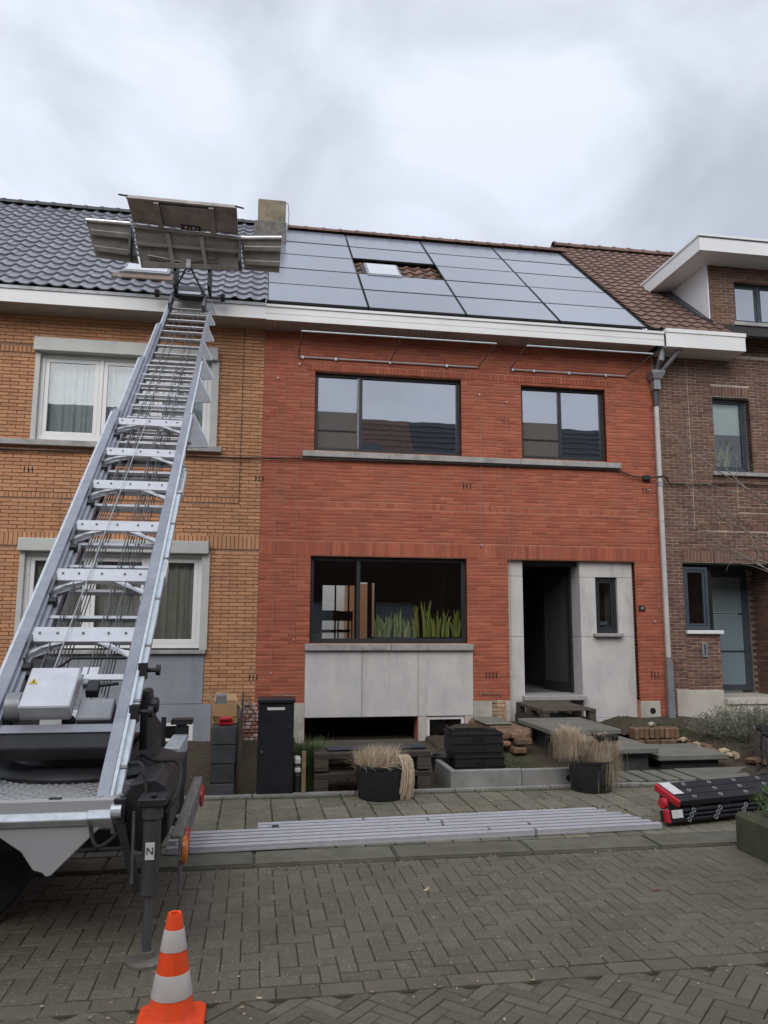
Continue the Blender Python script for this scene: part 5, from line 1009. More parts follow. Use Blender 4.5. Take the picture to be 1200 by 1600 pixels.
# ------------------------------------------------------------------ garden things
def blades(n, base, h, spread, wd, droop, up_=1.0, seg=4, az=None, azs=math.pi):
    """one tuft: n tapering leaf strips from around base"""
    vs, fs = [], []
    for _ in range(n):
        b = base(); a = (R.uniform(0, 2 * math.pi) if az is None else az + R.uniform(-azs, azs)); hh = h * R.uniform(0.65, 1.1); sp = spread * R.uniform(0.2, 1.0); dr = droop * R.uniform(0.6, 1.3); wv = wd * R.uniform(0.7, 1.2)
        dx, dy = math.cos(a), math.sin(a); ox, oy = -dy, dx; o = len(vs); kink = R.uniform(-0.05, 0.05)
        for s_ in range(seg + 1):
            u = s_ / seg; r_ = sp * u + dr * u * u; z = hh * (up_ * u - (dr / max(h, 1e-3)) * 0.9 * u * u * u)
            w_ = wv * (1 - u * 0.93); x, y = b[0] + dx * r_ + ox * kink * u, b[1] + dy * r_ + oy * kink * u
            vs += [(x - ox * w_, y - oy * w_, b[2] + z), (x + ox * w_, y + oy * w_, b[2] + z + 0.001)]
            if s_: fs.append((o + 2 * s_ - 2, o + 2 * s_ - 1, o + 2 * s_ + 1, o + 2 * s_))
    return vs, fs
def disc(cx, cy, z, r):
    def f():
        a, q = R.uniform(0, 6.283), r * math.sqrt(R.random()); return (cx + q * math.cos(a), cy + q * math.sin(a), z)
    return f
def tub(x, y, r, h, label):
    t = thing('planter_tub', (x, y, 0.0), label, 'plant pot', 'black tubs with dry grass on the pavement edge')
    MB().lathe((x, y, 0.004), [(0, 0), (r * 0.86, 0), (r * 0.88, 0.01), (r * 0.97, h * 0.8), (r * 0.99, h * 0.92), (r * 1.03, h * 0.93), (r * 1.03, h), (r * 0.97, h), (r * 0.95, h * 0.86), (0, h * 0.86)], 44).build('pot', 'black_plastic', t, smooth=True)
    MB().lathe((x, y, 0.004), [(0, h * 0.87), (r * 0.9, h * 0.87)], 20).build('soil_fill', 'soil', t); return t
tub(1.19, -4.40, 0.245, 0.31, 'low round black tub of tousled dry grass before the pallet')
vs, fs = blades(1300, disc(1.16, -4.38, 0.25, 0.21), 0.24, 0.10, 0.0026, 0.03); g2 = blades(500, disc(1.16, -4.38, 0.26, 0.23), 0.16, 0.13, 0.0022, 0.10)
mb = MB().add(vs, fs).add(*g2)
vs, fs = [], []
for _ in range(260):                                   # hank of long straws hanging over the right rim
    x, y = 1.38 + R.uniform(-0.05, 0.06), -4.52 + R.uniform(-0.05, 0.06); l = R.uniform(0.26, 0.42); o = len(vs); kx = R.uniform(-0.02, 0.03)
    for u in range(5):
        q = u / 4; vs += [(x + kx * q + 0.03 * math.sin(q * 3), y - 0.03 * math.sin(q * 3), 0.40 - l * q + 0.05 * math.sin(q * 3.1)), (x + kx * q + 0.03 * math.sin(q * 3) + 0.005, y - 0.03 * math.sin(q * 3), 0.40 - l * q + 0.05 * math.sin(q * 3.1))]
        if u: fs.append((o + 2 * u - 2, o + 2 * u - 1, o + 2 * u + 1, o + 2 * u))
mb.add(vs, fs); tag(mb.build('dry_grass', 'dry_grass'), 'bushy clump of dry beige grass in the low round tub', 'dry grass', 'dry grass clumps')
tub(3.33, -4.38, 0.225, 0.30, 'black tub with two hanging clumps of dry grass')
def shaggy(cx, cy, zt, rx, n, label, hang, lean):
    vs, fs = [], []
    for _ in range(n):                                 # straws rise from the root, arch over and hang
        a = R.gauss(lean, 1.7); out = rx * R.uniform(0.05, 1.0) ** 0.6; v_ = R.uniform(0.35, 1.02); e_ = hang * (out / rx) ** 1.5 * R.uniform(0.3, 1.15); g_ = v_ + e_; w_ = R.uniform(0.001, 0.0022)
        x, y = cx + R.gauss(0, rx * 0.22), cy + R.gauss(0, rx * 0.22); dx, dy = math.cos(a), math.sin(a); wob = R.uniform(-0.05, 0.05); o = len(vs); z0 = zt - 0.20 + R.uniform(-0.03, 0.03)
        for u in range(9):
            q = u / 8; ro = out * (1 - (1 - q) ** 2.2); z = z0 + v_ * q - g_ * q * q
            px_, py_ = x + dx * ro - dy * wob * q * q, y + dy * ro + dx * wob * q * q; z = max(z, 0.012 + R.uniform(0, 0.01)); ww = w_ * (1 - 0.6 * q)
            vs += [(px_ - dy * ww - ww * 0.5, py_ + dx * ww, z), (px_ + dy * ww + ww * 0.5, py_ - dx * ww, z)]
            if u: fs.append((o + 2 * u - 2, o + 2 * u - 1, o + 2 * u + 1, o + 2 * u))
    vs2, fs2 = blades(n // 5, disc(cx, cy, zt - 0.14, rx * 0.5), 0.17, 0.13, 0.0018, 0.06)
    return tag(MB().add(vs, fs).add(vs2, fs2).build('dry_grass', 'dry_grass'), label, 'dry grass', 'dry grass clumps')
shaggy(3.15, -4.30, 0.56, 0.17, 1200, 'left mop of dry grass leaning over the tub rim', 0.10, 3.4)
shaggy(3.43, -4.42, 0.51, 0.17, 1200, 'right mop of dry grass hanging to the pavement under black cloth', 0.42, -0.9)
mb = MB(); 
for k in range(7): mb.box(3.36 + 0.03 * k, 3.42 + 0.03 * k, -4.5 + R.uniform(-0.03, 0.03), -4.40 + R.uniform(-0.03, 0.03), 0.50 + R.uniform(-0.012, 0.01), 0.525 + R.uniform(0, 0.022))
tag(mb.build('black_cloth', 'cloth_black', bevel=0.012), 'small crumpled black cloth on the right grass mop', 'cloth')
# letterbox
lb = thing('letterbox', (0.2, -4.05, 0), 'tall matt black parcel letterbox with white name strip at garden edge', 'letterbox')
MB().box(0.02, 0.365, -4.19, -3.90, 0.0, 0.86).build('body', 'black_coat', lb, bevel=0.006); MB().box(0.01, 0.375, -4.21, -3.89, 0.864, 0.905).build('lid', 'black_coat', lb, bevel=0.008)
MB().box(0.04, 0.345, -4.1925, -4.189, 0.08, 0.66).build('door', 'black_coat', lb, bevel=0.001); MB().box(0.04, 0.345, -4.1935, -4.189, 0.69, 0.845).build('flap', 'black_coat', lb, bevel=0.001)
MB().box(0.105, 0.275, -4.196, -4.193, 0.80, 0.826).build('name_strip', 'label_white', lb); MB().tube([(0.06, -4.19, 0.41), (0.06, -4.202, 0.41)], 0.013, 14).build('lock', 'steel', lb); MB().box(0.30, 0.335, -4.197, -4.193, 0.635, 0.641).build('lip', 'steel', lb)
# block wall between the gardens
bl = thing('block_wall', (-0.32, -2.5, 0), 'low dark concrete block wall between the two front gardens', 'garden wall')
for k in range(4):
    for j in range(1 if k == 3 else 9):
        y = -4.15 + j * 0.42
        MB().box(-0.43 + R.uniform(-0.006, 0.006), -0.19 + R.uniform(-0.006, 0.006), y + 0.003, y + 0.415, -0.06 + k * 0.178, -0.06 + k * 0.178 + 0.173).build('concrete_block', 'block', bl, bevel=0.008)
MB().box(-0.185, -0.165, -3.9, -0.05, -0.1, 0.66).build('board', 'wood_grey', bl, bevel=0.004)
cbx = thing('cardboard_box', (-0.3, -3.75, 0.655), 'open brown cardboard box on top of the block wall', 'box')
MB().box(-0.43, -0.19, -3.95, -3.93, 0.72, 0.84).box(-0.43, -0.19, -3.58, -3.56, 0.66, 0.84).box(-0.43, -0.415, -3.93, -3.58, 0.66, 0.84).box(-0.205, -0.19, -3.93, -3.58, 0.66, 0.84).box(-0.43, -0.19, -3.95, -3.56, 0.655, 0.66).build('carton', 'cardboard', cbx)
MB().hexa([(-0.43, -3.95, 0.84), (-0.43, -3.57, 0.84), (-0.425, -3.57, 0.84), (-0.425, -3.95, 0.84)], [(-0.50, -3.95, 0.92), (-0.50, -3.57, 0.93), (-0.495, -3.57, 0.93), (-0.495, -3.95, 0.92)]).hexa([(-0.43, -3.56, 0.84), (-0.19, -3.56, 0.84), (-0.19, -3.555, 0.84), (-0.43, -3.555, 0.84)], [(-0.42, -3.48, 0.92), (-0.22, -3.47, 0.90), (-0.22, -3.465, 0.90), (-0.42, -3.475, 0.92)]).hexa([(-0.195, -3.93, 0.84), (-0.19, -3.93, 0.84), (-0.19, -3.6, 0.84), (-0.195, -3.6, 0.84)], [(-0.15, -3.9, 0.78), (-0.145, -3.9, 0.78), (-0.145, -3.6, 0.78), (-0.15, -3.6, 0.78)]).build('flap', 'cardboard', cbx)
tag(MB().box(-0.40, -0.30, -3.9, -3.75, 0.80, 0.93).build('offcut', 'zinc', bevel=0.012), 'crumpled grey offcut sticking out of the cardboard box', 'offcut')
tag(MB().box(-0.36, -0.22, -4.12, -4.0, 0.656, 0.70).tube([(-0.35, -4.13, 0.715), (-0.23, -4.13, 0.72)], 0.022, 10).build('cutting_tool', 'red_plastic', bevel=0.006), 'red and black hand tool in front of the cardboard box', 'tool')
# clutter between letterbox and pallet
tag(MB().box(0.45, 0.49, -4.19, -4.14, -0.05, 0.40).build('wooden_post', 'wood', bevel=0.004), 'short wooden post beside the letterbox', 'post')
tag(MB().box(0.385, 0.445, -4.12, -3.95, 0.27, 0.33).build('foam_block', 'label_white', bevel=0.01), 'white polystyrene block, upper, between letterbox and wooden post', 'foam block', 'foam blocks by the letterbox')
tag(MB().box(0.385, 0.445, -4.12, -3.97, 0.19, 0.235).build('foam_block', 'label_white', bevel=0.01), 'white polystyrene block, lower, between letterbox and wooden post', 'foam block', 'foam blocks by the letterbox')
tag(MB().box(0.38, 0.45, -4.13, -3.9, -0.04, 0.185).build('plastic_pot', 'black_plastic', bevel=0.02), 'small black pot on the ground between letterbox and wooden post', 'pot')
vs, fs = blades(700, disc(0.54, -3.75, -0.02, 0.13), 0.55, 0.12, 0.006, 0.10)
vs2, fs2 = blades(260, disc(0.62, -3.6, 0.2, 0.10), 0.28, 0.16, 0.005, 0.14)
tag(MB().add(vs, fs).add(vs2, fs2).build('grassy_plant', 'green_leaf'), 'green grassy plant growing behind the wooden post', 'plant')
# pallets in front of the cellar opening
for k, lb_ in enumerate(('weathered wooden pallet lying on another, below the cellar opening', 'weathered wooden pallet at the bottom, below the cellar opening')):
    z = 0.19 - k * 0.19; t = thing('wooden_pallet', (1.18, -3.7, z), lb_, 'pallet', 'pallets below the cellar opening')
    for j in range(6): MB().box(0.58, 1.76, -4.08 + j * 0.15, -3.97 + j * 0.15, z + 0.145, z + 0.172).build('deck_board', 'pallet_wood', t, bevel=0.003)
    for x in (0.58, 1.10, 1.62):
        for y in (-4.07, -3.72, -3.38): MB().box(x, x + 0.14, y, y + 0.13, z + 0.025, z + 0.122).build('pallet_block', 'pallet_wood', t, bevel=0.003)
        MB().box(x, x + 0.14, -4.08, -3.2, z + 0.0, z + 0.022).build('bottom_board', 'pallet_wood', t, bevel=0.003)
    for y in (-4.075, -3.72, -3.38): MB().box(0.58, 1.76, y, y + 0.13, z + 0.123, z + 0.144).build('stringer_board', 'pallet_wood', t, bevel=0.003)
mb = MB()
for k in range(9): mb.box(0.72 + 0.11 * k, 0.86 + 0.11 * k, -3.95 + R.uniform(-0.05, 0.05), -3.78, 0.366, 0.376 + R.uniform(0, 0.012))
tag(mb.build('plastic_sheet', 'blue_tarp', bevel=0.008), 'folded dark blue plastic sheet on top of the pallets', 'sheet')
# concrete kerb bed with crates
bed = thing('raised_bed_edge', (2.6, -4.1, 0), 'pale grey concrete slab edging forming an L around the crates', 'garden edging')
MB().box(1.95, 2.695, -4.13, -4.07, -0.1, 0.175).build('edging_slab', 'concrete', bed, bevel=0.008); MB().box(2.70, 3.42, -4.125, -4.065, -0.1, 0.17).build('edging_slab', 'concrete', bed, bevel=0.008); MB().box(1.95, 2.01, -4.068, -3.15, -0.1, 0.175).build('edging_slab', 'concrete', bed, bevel=0.008); MB().box(1.95, 2.01, -3.147, -2.2, -0.1, 0.175).build('edging_slab', 'concrete', bed, bevel=0.008)
MB().tube([(3.20, -4.133, 0.075), (3.20, -4.12, 0.075)], 0.03, 16).build('drain_hole', 'room_dark', bed)
def crate(x0, x1, y0, y1, z0, h, label):
    t = thing('plastic_crate', ((x0 + x1) / 2, (y0 + y1) / 2, z0), label, 'crate', 'black crates behind the concrete edging')
    b = MB(); b.box(x0, x1, y0, y1, z0, z0 + 0.01)
    for a in ((x0, x1, y0, y0 + 0.012), (x0, x1, y1 - 0.012, y1), (x0, x0 + 0.012, y0 + 0.012, y1 - 0.012), (x1 - 0.012, x1, y0 + 0.012, y1 - 0.012)): b.box(*a, z0 + 0.01, z0 + h)
    b.build('shell', 'black_plastic', t, bevel=0.003)
    rb = MB()
    for zz_ in (0.03, h * 0.5, h - 0.028): rb.box(x0 - 0.01, x1 + 0.01, y0 - 0.012, y0 - 0.0005, z0 + zz_, z0 + zz_ + 0.014)
    for k in range(9): xx = x0 + (x1 - x0) * k / 8; rb.box(xx - 0.006, xx + 0.006, y0 - 0.008, y0 - 0.0005, z0 + 0.05, z0 + h * 0.5 - 0.003)
    rb.box(x0 - 0.012, x0 - 0.001, y0, y1, z0 + h - 0.028, z0 + h - 0.012); rb.build('rib', 'black_plastic', t)
    MB().box((x0 + x1) / 2 - 0.06, (x0 + x1) / 2 + 0.06, y0 - 0.014, y0 - 0.0125, z0 + h * 0.6, z0 + h * 0.78).build('grip', 'room_dark', t); return t
crate(2.13, 2.68, -3.62, -3.2, 0.0, 0.235, 'black folding crate, lower of the two behind the concrete edging')
crate(2.11, 2.66, -3.62, -3.2, 0.24, 0.235, 'black folding crate, upper of the two, with raised side panel')
tag(MB().box(2.47, 2.59, -3.61, -3.58, 0.475, 0.52).box(2.11, 2.14, -3.6, -3.25, 0.475, 0.51).build('crate_panel', 'black_plastic', bevel=0.008), 'loose black panel standing up from the upper crate', 'panel')
tag(MB().lathe((2.05 + 0.0, -3.35, 0.0), [(0, 0.02), (0.10, 0.02), (0.13, 0.16), (0.14, 0.2), (0.12, 0.2), (0.1, 0.14), (0, 0.14)], 20).tube([(2.05 + 0.1 * math.cos(a), -3.42, 0.2 + 0.08 * math.sin(a)) for a in np.linspace(0, math.pi, 9)], 0.008, 6).build('bucket', 'black_plastic', smooth=True), 'small black bucket with raised handle left of the crates', 'bucket')
# stepping slabs up to the door
def step(x0, x1, y0, y1, z, label, blk):
    t = thing('step_slab', ((x0 + x1) / 2, (y0 + y1) / 2, z - 0.06), label, 'step', 'concrete slabs stepping up to the door')
    MB().box(x0, x1, y0, y1, z - 0.062, z).build('slab', 'slab', t, bevel=0.008)
    MB().box(*blk, -0.1, z - 0.063).build('support', 'block', t, bevel=0.01)
step(4.53, 5.40, -3.53, -2.70, 0.17, 'lowest broad grey step slab, nearest the brown house', (4.6, 5.32, -3.45, -2.75)); step(3.64, 4.52, -3.56, -2.49, 0.262, 'second grey step slab, on a solid block behind the grass tub', (3.72, 4.44, -3.46, -2.55)); step(3.62, 4.54, -2.60, -1.33, 0.345, 'third grey step slab, right below the wooden pallet step', (3.75, 4.4, -2.45, -1.4))
t = thing('pallet_step', (4.4, -0.7, 0.3), 'short weathered wooden pallet used as top step under the open door', 'pallet')
for j in range(6): MB().box(4.02 + 0.0, 4.82, -1.27 + j * 0.2, -1.11 + j * 0.2, 0.425, 0.45).build('deck_board', 'wood_grey', t, bevel=0.003)
for x in (4.02, 4.72):
    MB().box(x, x + 0.1, -1.27, -0.09, 0.403, 0.424).build('stringer_board', 'wood_grey', t, bevel=0.003)
    for y in (-1.26, -0.75, -0.24): MB().box(x, x + 0.1, y, y + 0.14, 0.30, 0.402).build('pallet_block', 'wood_grey', t, bevel=0.003)
    MB().box(x, x + 0.1, -1.27, -0.09, 0.275, 0.299).build('bottom_board', 'wood_grey', t, bevel=0.003)
tag(MB().box(4.0, 4.85, -1.32, -0.1, 0.0, 0.273).build('step_footing', 'block', bevel=0.01), 'dark block footing under the wooden pallet step', 'footing')
sp = MB().box(4.68, 5.60, -4.28, -3.56, -0.06, 0.032).build('paving_plate', 'slab', bevel=0.008); tag(sp, 'large flat concrete plate in front of the lowest step slab', 'paving plate')
t = thing('slatted_plates', (4.2, -4.0, 0.0), 'row of narrow concrete strips with gaps left of the flat plate', 'paving strips')
for k in range(5): MB().box(3.70 + k * 0.195, 3.70 + k * 0.195 + 0.15, -4.12, -3.60, -0.05, 0.03).build('strip', 'slab', t, bevel=0.006)
# rubble, mound, stones
def stone(x, y, z, s_, m, parent, flat=0.6):
    bm = bmesh.new(); bmesh.ops.create_icosphere(bm, subdivisions=1, radius=1.0); ph = R.uniform(0, 9)
    for v in bm.verts: v.co *= 1 + 0.28 * math.sin(v.co.x * 3 + ph) * math.cos(v.co.y * 4 + ph) + R.uniform(-0.12, 0.12); v.co.z *= flat
    mb = MB(); M_ = Matrix.Translation((x, y, z)) @ Matrix.Rotation(R.uniform(0, 6), 4, 'Z') @ Matrix.Scale(s_, 4); mb.add([M_ @ v.co for v in bm.verts], [tuple(v.index for v in f.verts) for f in bm.faces]); bm.free()
    return mb.build('stone', m, parent)
rb = thing('masonry_remnant', (3.35, -1.6, 0.1), 'broken old stair masonry with orange bricks left of the steps', 'rubble')
for k in range(26): z = R.uniform(0.0, 0.26); MB().box(*sum(([c - s_ / 2, c + s_ / 2] for c, s_ in ((R.uniform(3.12, 3.60), R.uniform(0.12, 0.22)), (R.uniform(-2.3, -0.9), R.uniform(0.1, 0.2)), (z, R.uniform(0.05, 0.08)))), [])).build('brick', 'rubble', rb, bevel=0.015)
MB().box(3.08, 3.46, -1.6, -0.9, 0.285, 0.325).build('cap_slab', 'slab', rb, bevel=0.02); MB().box(3.1, 3.6, -2.0, -0.6, 0.0, 0.28).build('core', 'rubble', rb, bevel=0.05)
rg = thing('brick_ring', (5.45, -1.5, 0.15), 'ring of reclaimed orange bricks holding a heap of soil', 'garden edging')
for k in range(9): MB().box(5.10 + 0.075 * k, 5.165 + 0.075 * k, -1.86 + 0.01 * (k % 3), -1.66, 0.10 + 0.01 * (k % 2), 0.245).build('brick', 'rubble', rg, bevel=0.01)
for k in range(4): MB().box(5.02 + 0.22 * k, 5.22 + 0.22 * k, -1.90, -1.7, 0.02, 0.095).build('brick', 'rubble', rg, bevel=0.01)
for k in range(4): MB().box(5.74, 5.84, -1.7 + 0.22 * k, -1.5 + 0.22 * k, 0.08, 0.17 + 0.02 * (k % 2)).build('brick', 'rubble', rg, bevel=0.01)
bm_ = MB(); vs, fs = [], []; n = 22
for j in range(n):
    for i in range(n):
        x, y = 5.05 + 0.75 * i / (n - 1), -1.7 + 1.2 * j / (n - 1); u, v = i / (n - 1) * 2 - 1, j / (n - 1) * 2 - 1
        vs.append((x, y, 0.14 + 0.17 * max(0, 1 - u * u) * max(0, 1 - v * v) ** 0.7 + R.uniform(-0.018, 0.018)))
for j in range(n - 1):
    for i in range(n - 1): a = j * n + i; fs.append((a, a + 1, a + n + 1, a + n))
tag(MB().add(vs, fs).build('soil_heap', 'soil', smooth=True), 'heap of dark earth inside the brick ring', 'soil heap')
tag(stone(5.42, -1.72, 0.28, 0.06, 'plinth', None), 'pale stone lying on the edge of the brick ring', 'stone')
rr_ = thing('rubble_row', (6.1, -2.6, 0), 'row of broken bricks and stones edging the lavender bed', 'rubble')
for k in range(34):
    u = R.random(); x, y = 5.62 + u * 0.25 + R.uniform(-0.08, 0.12), -1.6 - 2.1 * u + R.uniform(-0.1, 0.1); stone(x, y, soil_z(x, y) + 0.04, R.uniform(0.03, 0.085), 'rubble' if k % 3 else 'pale_rubble', rr_)
vs, fs = [], []
for _ in range(900):
    x, y = R.choice([(3.0, -3.0), (3.1, -3.6), (2.9, -2.4), (5.7, -1.1), (6.2, -1.0), (5.2, -2.3), (6.3, -2.0)]); x += R.gauss(0, 0.22); y += R.gauss(0, 0.25)
    if 3.6 < x < 5.4 and y < -1.9: continue
    a = blades(3, lambda: (x, y, soil_z(x, y) - 0.01), 0.07, 0.04, 0.006, 0.04, seg=2); o = len(vs); vs += a[0]; fs += [tuple(i + o for i in f) for f in a[1]]
MB().add(vs, fs).build('weeds', 'moss', kind='stuff')
# lavender and other shrubs
def shrub(name, c, rx, ry, h, n, m, label, cat='shrub', leaf=0.05):
    t = thing(name, c, label, cat)
    st_ = MB(); vs, fs = [], []
    for _ in range(n):
        a = R.uniform(0, 6.283); q = math.sqrt(R.random()); tip = V((c[0] + rx * q * math.cos(a), c[1] + ry * q * math.sin(a), c[2] + h * (1 - 0.55 * q * q) * R.uniform(0.75, 1.12)))
        b = V((c[0] + rx * 0.35 * q * math.cos(a), c[1] + ry * 0.35 * q * math.sin(a), c[2])); mid = b.lerp(tip, 0.5) + V((R.uniform(-0.02, 0.02), R.uniform(-0.02, 0.02), 0.03))
        if _ % 4 == 0: st_.tube([b, mid, tip], 0.004, 4, 0.002)
        for k in range(12):
            u = 0.35 + 0.65 * k / 11; p = b.lerp(mid, u * 2) if u < 0.5 else mid.lerp(tip, u * 2 - 1)
            d_ = V((R.uniform(-1, 1), R.uniform(-1, 1), R.uniform(0.1, 1.2))).normalized() * leaf * R.uniform(0.6, 1.2); s_ = d_.cross(V((R.uniform(-1, 1), R.uniform(-1, 1), 0.3))).normalized() * leaf * 0.11
            o = len(vs); vs += [p - s_, p + s_, p + d_]; fs.append((o, o + 1, o + 2))
    MB().add(vs, fs).build('foliage', m, t); st_.build('stem', 'twig', t); return t
shrub('lavender_bush', (6.75, -1.9, 0.02), 0.85, 0.75, 0.52, 520, 'lavender', 'grey green lavender bush in front of the brown house')
shrub('lavender_bush', (7.8, -1.3, 0.05), 0.8, 0.6, 0.42, 260, 'lavender', 'second grey lavender bush by the brown house step')
spl = thing('stone_planter', (5.95, -3.6, 0), 'weathered grey stone trough with black cloth, right of the steps', 'planter')
SA, SB = V((5.62, -3.98, 0)), V((6.35, -2.6, 0)); dd = (SB - SA).normalized(); qq = V((dd.y, -dd.x, 0))
def sbx(u0, u1, v0, v1, z0, z1): return MB().hexa(*[[SA + dd * u + qq * v + V((0, 0, z)) for u, v in ((u0, v0), (u0, v1), (u1, v1), (u1, v0))] for z in (z0, z1)])
for u in range(4):
    for z in range(2): sbx(u * 0.4, u * 0.4 + 0.395, 0, 0.12, -0.06 + z * 0.21, 0.145 + z * 0.21).build('stone', 'planter_stone', spl, bevel=0.015)
sbx(-0.0, 0.12, 0.125, 0.9, -0.06, 0.355).build('end_stone', 'planter_stone', spl, bevel=0.015); sbx(0.1, 1.6, 0.12, 0.9, 0.2, 0.30).build('soil_fill', 'soil', spl)
mb = MB()
for k in range(8): mb.v += []; q_ = sbx(0.1 + 0.15 * k, 0.3 + 0.15 * k, -0.01 + R.uniform(-0.01, 0.03), 0.4, 0.357, 0.385 + R.uniform(0, 0.03)); mb.add(q_.v, q_.f)
tag(mb.build('black_cloth', 'cloth_black', bevel=0.01), 'black weed cloth draped over the stone trough', 'cloth')
tag(MB().tube([SA + dd * 0.5 + qq * -0.03 + V((0, 0, 0.37)), SA + dd * 0.5 + qq * -0.04 + V((0, 0, 0.2)), SA + dd * 0.3 + qq * -0.06 + V((0, 0, 0.06)), SA + dd * -0.1 + qq * -0.2 + V((0, 0, 0.03))], 0.009, 6).build('hose', 'black_plastic', smooth=True), 'thin black hose hanging over the stone trough', 'hose')
cpl = thing('corner_planter', (3.9, -6.5, 0), 'mossy stone planter with a clipped green bush at right edge', 'planter')
def cb_(x0, x1, y0, y1): MB().box(x0, x1, y0, y1, -0.08, 0.25).build('stone', 'mossy_stone', cpl, bevel=0.025)
CPX, CPY = 3.55, -6.42
for k in range(4): cb_(CPX, CPX + 0.14, CPY - 0.0 - 0.42 * k - 0.415, CPY - 0.42 * k)
for k in range(4): cb_(CPX + 0.145 + 0.45 * k, CPX + 0.59 + 0.45 * k, CPY - 0.14, CPY)
MB().box(CPX + 0.14, 5.4, -8.1, CPY - 0.14, -0.05, 0.20).build('soil_fill', 'soil', cpl)
shrub('box_bush', (3.98, -6.72, 0.2), 0.44, 0.45, 0.30, 420, 'green_leaf', 'dark green bush growing in the corner planter', leaf=0.045)
# indoor plants on the ground floor window ledge
tr = thing('window_planter', (2.5, 0.36, 1.36), 'long dark plant tray inside the ground floor window', 'planter'); MB().box(1.75, 3.2, 0.19, 0.33, 1.36, 1.44).build('tray', 'black_plastic', tr, bevel=0.01)
for k in range(9):
    x = 1.88 + k * 0.157; h = (0.36, 0.42, 0.46, 0.34, 0.52, 0.60, 0.44, 0.48, 0.46)[k]
    vs, fs = [], []
    for _ in range(13):
        a = R.uniform(0, 6.283); hh = h * R.uniform(0.55, 1.08); ln_ = R.uniform(0.02, 0.12); wv = R.uniform(0.013, 0.024); bx_, by_ = x + R.uniform(-0.06, 0.06), 0.24 + R.uniform(-0.05, 0.05); tw = R.uniform(-0.9, 0.9); o = len(vs)
        for q_ in range(7):
            u = q_ / 6; ww = wv * (0.6 + 0.5 * u) if u < 0.55 else wv * 0.88 * (1 - ((u - 0.55) / 0.45) ** 1.8); an = tw * u + R.uniform(-0.05, 0.05); cx2, cy2 = bx_ + ln_ * u * u * math.cos(a), by_ + ln_ * 0.5 * u * u * math.sin(a)
            vs += [(cx2 - ww * math.cos(an), cy2 - ww * math.sin(an), 1.42 + hh * u), (cx2 + ww * math.cos(an), cy2 + ww * math.sin(an), 1.42 + hh * u)]
            if q_: fs.append((o + 2 * q_ - 2, o + 2 * q_ - 1, o + 2 * q_ + 1, o + 2 * q_))
    nm = ('leftmost', 'second from left', 'third from left', 'fourth from left', 'middle', 'fifth from right, tallest' if False else 'tallest, right of middle', 'third from right', 'second from right', 'rightmost')[k]
    tag(MB().add(vs, fs).build('snake_plant', 'snake_leaf'), f'yellow edged snake plant in the ground floor window, {nm}', 'houseplant', 'snake plants in the window')
vs, fs = blades(16, disc(8.1, 0.33, 4.36, 0.12), 0.62, 0.22, 0.03, 0.10)
tag(MB().add(vs, fs).build('houseplant', 'snake_leaf'), 'broad leaved houseplant behind the brown house upper window', 'houseplant')
# bare tree at the right edge
tree = thing('bare_tree', (3.75, -6.9, 0.1), 'leafless young tree whose thin twigs reach in from the right', 'tree')
def branch(mb, p, d, l, r_, dep):
    pts = [p]; q = d.normalized()
    for k in range(5): q = (q + V((R.uniform(-0.16, 0.16), R.uniform(-0.16, 0.16), R.uniform(-0.10, 0.14)))).normalized(); pts.append(pts[-1] + q * l / 5)
    mb.tube(pts, r_, 5 if dep < 2 else 4, r_ * 0.45, cap=False)
    if dep < 4:
        for k in range(3 if dep < 3 else 2):
            i = R.randint(2, 5); branch(mb, pts[i], (q + V((R.uniform(-0.8, 0.8), R.uniform(-0.7, 0.7), R.uniform(-0.3, 0.5)))), l * R.uniform(0.45, 0.7), r_ * 0.5, dep + 1)
TX = V((4.55, -6.6, 0.1))
MB().tube([TX, TX + V((0.03, 0.02, 0.9)), TX + V((-0.02, 0.0, 1.7)), TX + V((0.0, 0.03, 2.6))], 0.035, 8, 0.02).build('trunk', 'twig', tree, smooth=True)
mb = MB(); R2 = R; 
for k, (z, d_, l) in enumerate(((1.9, (-1.0, 0.3, 0.55), 1.0), (2.15, (-0.9, 0.6, 0.9), 1.05), (1.75, (-0.9, -0.1, 0.45), 0.85), (2.4, (-0.6, 0.2, 1.0), 0.9), (2.2, (0.8, 0.2, 0.9), 1.0), (2.0, (0.2, -0.9, 0.8), 1.0), (2.5, (0.1, 0.6, 1.0), 1.0), (1.6, (-0.8, 0.5, 0.55), 0.9))):
    branch(mb, TX + V((0, 0.0, z)), V(d_), l, 0.013, 1)
mb.build('twigs', 'twig', tree)
# litter on the paving
for x, y, a, l, m, lb_ in ((1.05, -7.0, 1.1, 0.09, 'dry_grass', 'short pale straw on the parking strip pavers'), (2.48, -7.2, 0.3, 0.04, 'red_plastic', 'tiny scrap of red plastic on the pavers'), (1.95, -8.75, 0.5, 0.06, 'dry_grass', 'small dry leaf on the road near the gutter'), (1.72, -8.7, 2.5, 0.05, 'rubble', 'small brown leaf on the road left of the dry one')):
    zz_ = ZS + (0.003 if y > -8.4 else -0.015)
    d_ = V((math.cos(a), math.sin(a), 0)); q = V((-d_.y, d_.x, 0)) * l * 0.14; p = V((x, y, zz_))
    tag(MB().hexa([p - q, p + d_ * l * 0.5 - q * 1.6, p + d_ * l, p + q], [p - q + V((0, 0, 0.003)), p + d_ * l * 0.5 - q * 1.6 + V((0, 0, 0.006)), p + d_ * l + V((0, 0, 0.003)), p + q + V((0, 0, 0.003))]).build('litter', m), lb_, 'litter')

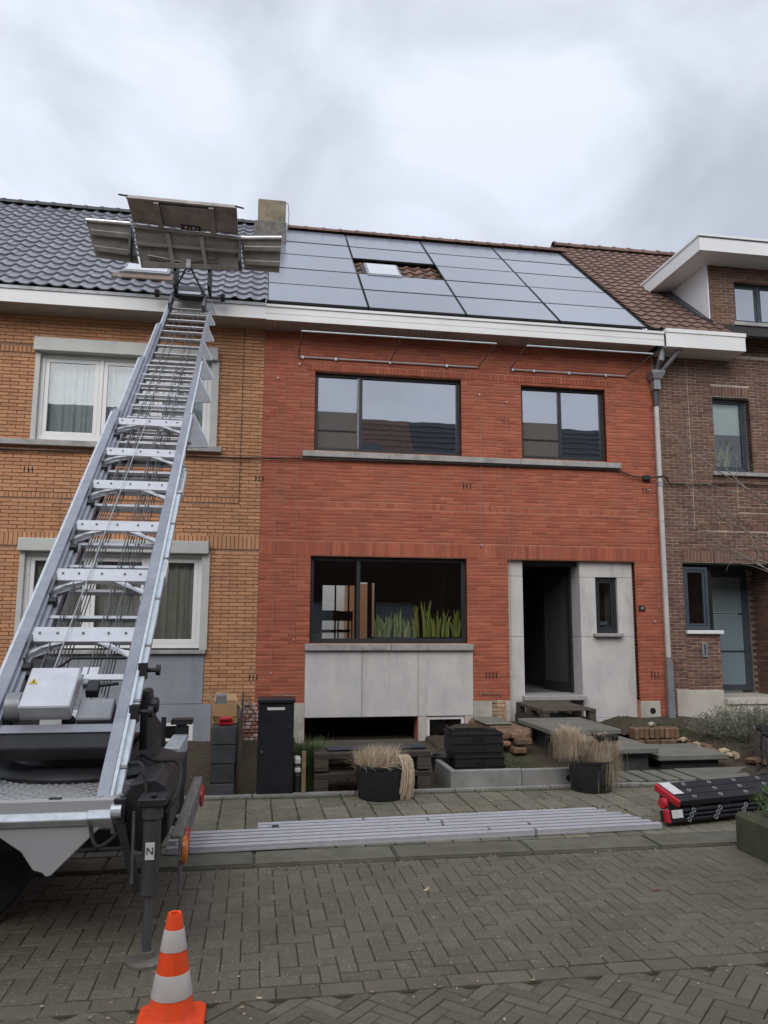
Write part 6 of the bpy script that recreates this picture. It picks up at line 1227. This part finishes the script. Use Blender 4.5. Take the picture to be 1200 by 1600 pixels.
chips = MB()
for _ in range(700):
    x, y = R.choice([(R.uniform(2.8, 6.6), R.uniform(-4.0, -0.4)), (R.uniform(0.4, 3.6), R.uniform(-4.1, -3.0)), (R.uniform(-3, 0), R.uniform(-4.0, -0.3))]); z = soil_z(x, y) + 0.004; r_ = R.uniform(0.006, 0.028); a = R.uniform(0, 6.283); d_ = V((math.cos(a), math.sin(a), R.uniform(-0.2, 0.2))) * r_; q = V((-math.sin(a), math.cos(a), R.uniform(-0.3, 0.3))) * r_ * 0.6; p = V((x, y, z))
    chips.hexa([p - d_, p - q, p + d_, p + q], [v + V((0, 0, r_ * 0.5)) for v in (p - d_ * 0.7, p - q * 0.7, p + d_ * 0.7, p + q * 0.7)])
chips.build('rubble_chips', 'rubble', kind='stuff')
lv = MB()
for _ in range(420):
    x = R.uniform(-1.5, 4.2); y = R.choice([R.gauss(-6.38, 0.03), R.gauss(-8.28, 0.12), R.uniform(-8.1, -4.3), R.gauss(-4.24, 0.03)])
    z = (0.004 if y > -6.02 else ZS + 0.003); r_ = R.uniform(0.003, 0.011); a = R.uniform(0, 6.283); d_ = V((math.cos(a), math.sin(a), 0)) * r_; q = V((-math.sin(a), math.cos(a), 0)) * r_ * R.uniform(0.15, 0.6); p = V((x, y, z))
    if -6.34 < y < -6.0: continue
    lv.hexa([p - d_, p - q, p + d_, p + q], [v + V((0, 0, 0.002 + r_ * 0.15)) for v in (p - d_, p - q, p + d_, p + q)])
lv.build('leaf_litter', 'dry_grass', kind='stuff')
ms = MB()
for _ in range(900):
    i_ = R.randint(0, 46); x = -5.2 + i_ * S + R.gauss(0, 0.004); y = R.uniform(-5.9, -4.2)
    if R.random() < 0.4: y = -6.02 - 0.18 + R.randint(1, 5) * SD + R.gauss(0, 0.004); x = R.uniform(-4, 4.6)
    if not (-6.0 < y < -4.2): continue
    r_ = R.uniform(0.004, 0.012); ms.hexa([(x - r_, y - r_, -0.01), (x + r_, y - r_, -0.01), (x + r_, y + r_, -0.01), (x - r_, y + r_, -0.01)], [(x - r_ * 0.5, y - r_ * 0.5, 0.005), (x + r_ * 0.5, y - r_ * 0.5, 0.006), (x + r_ * 0.5, y + r_ * 0.5, 0.005), (x - r_ * 0.5, y + r_ * 0.5, 0.006)])
ms.build('joint_moss', 'moss', kind='stuff')
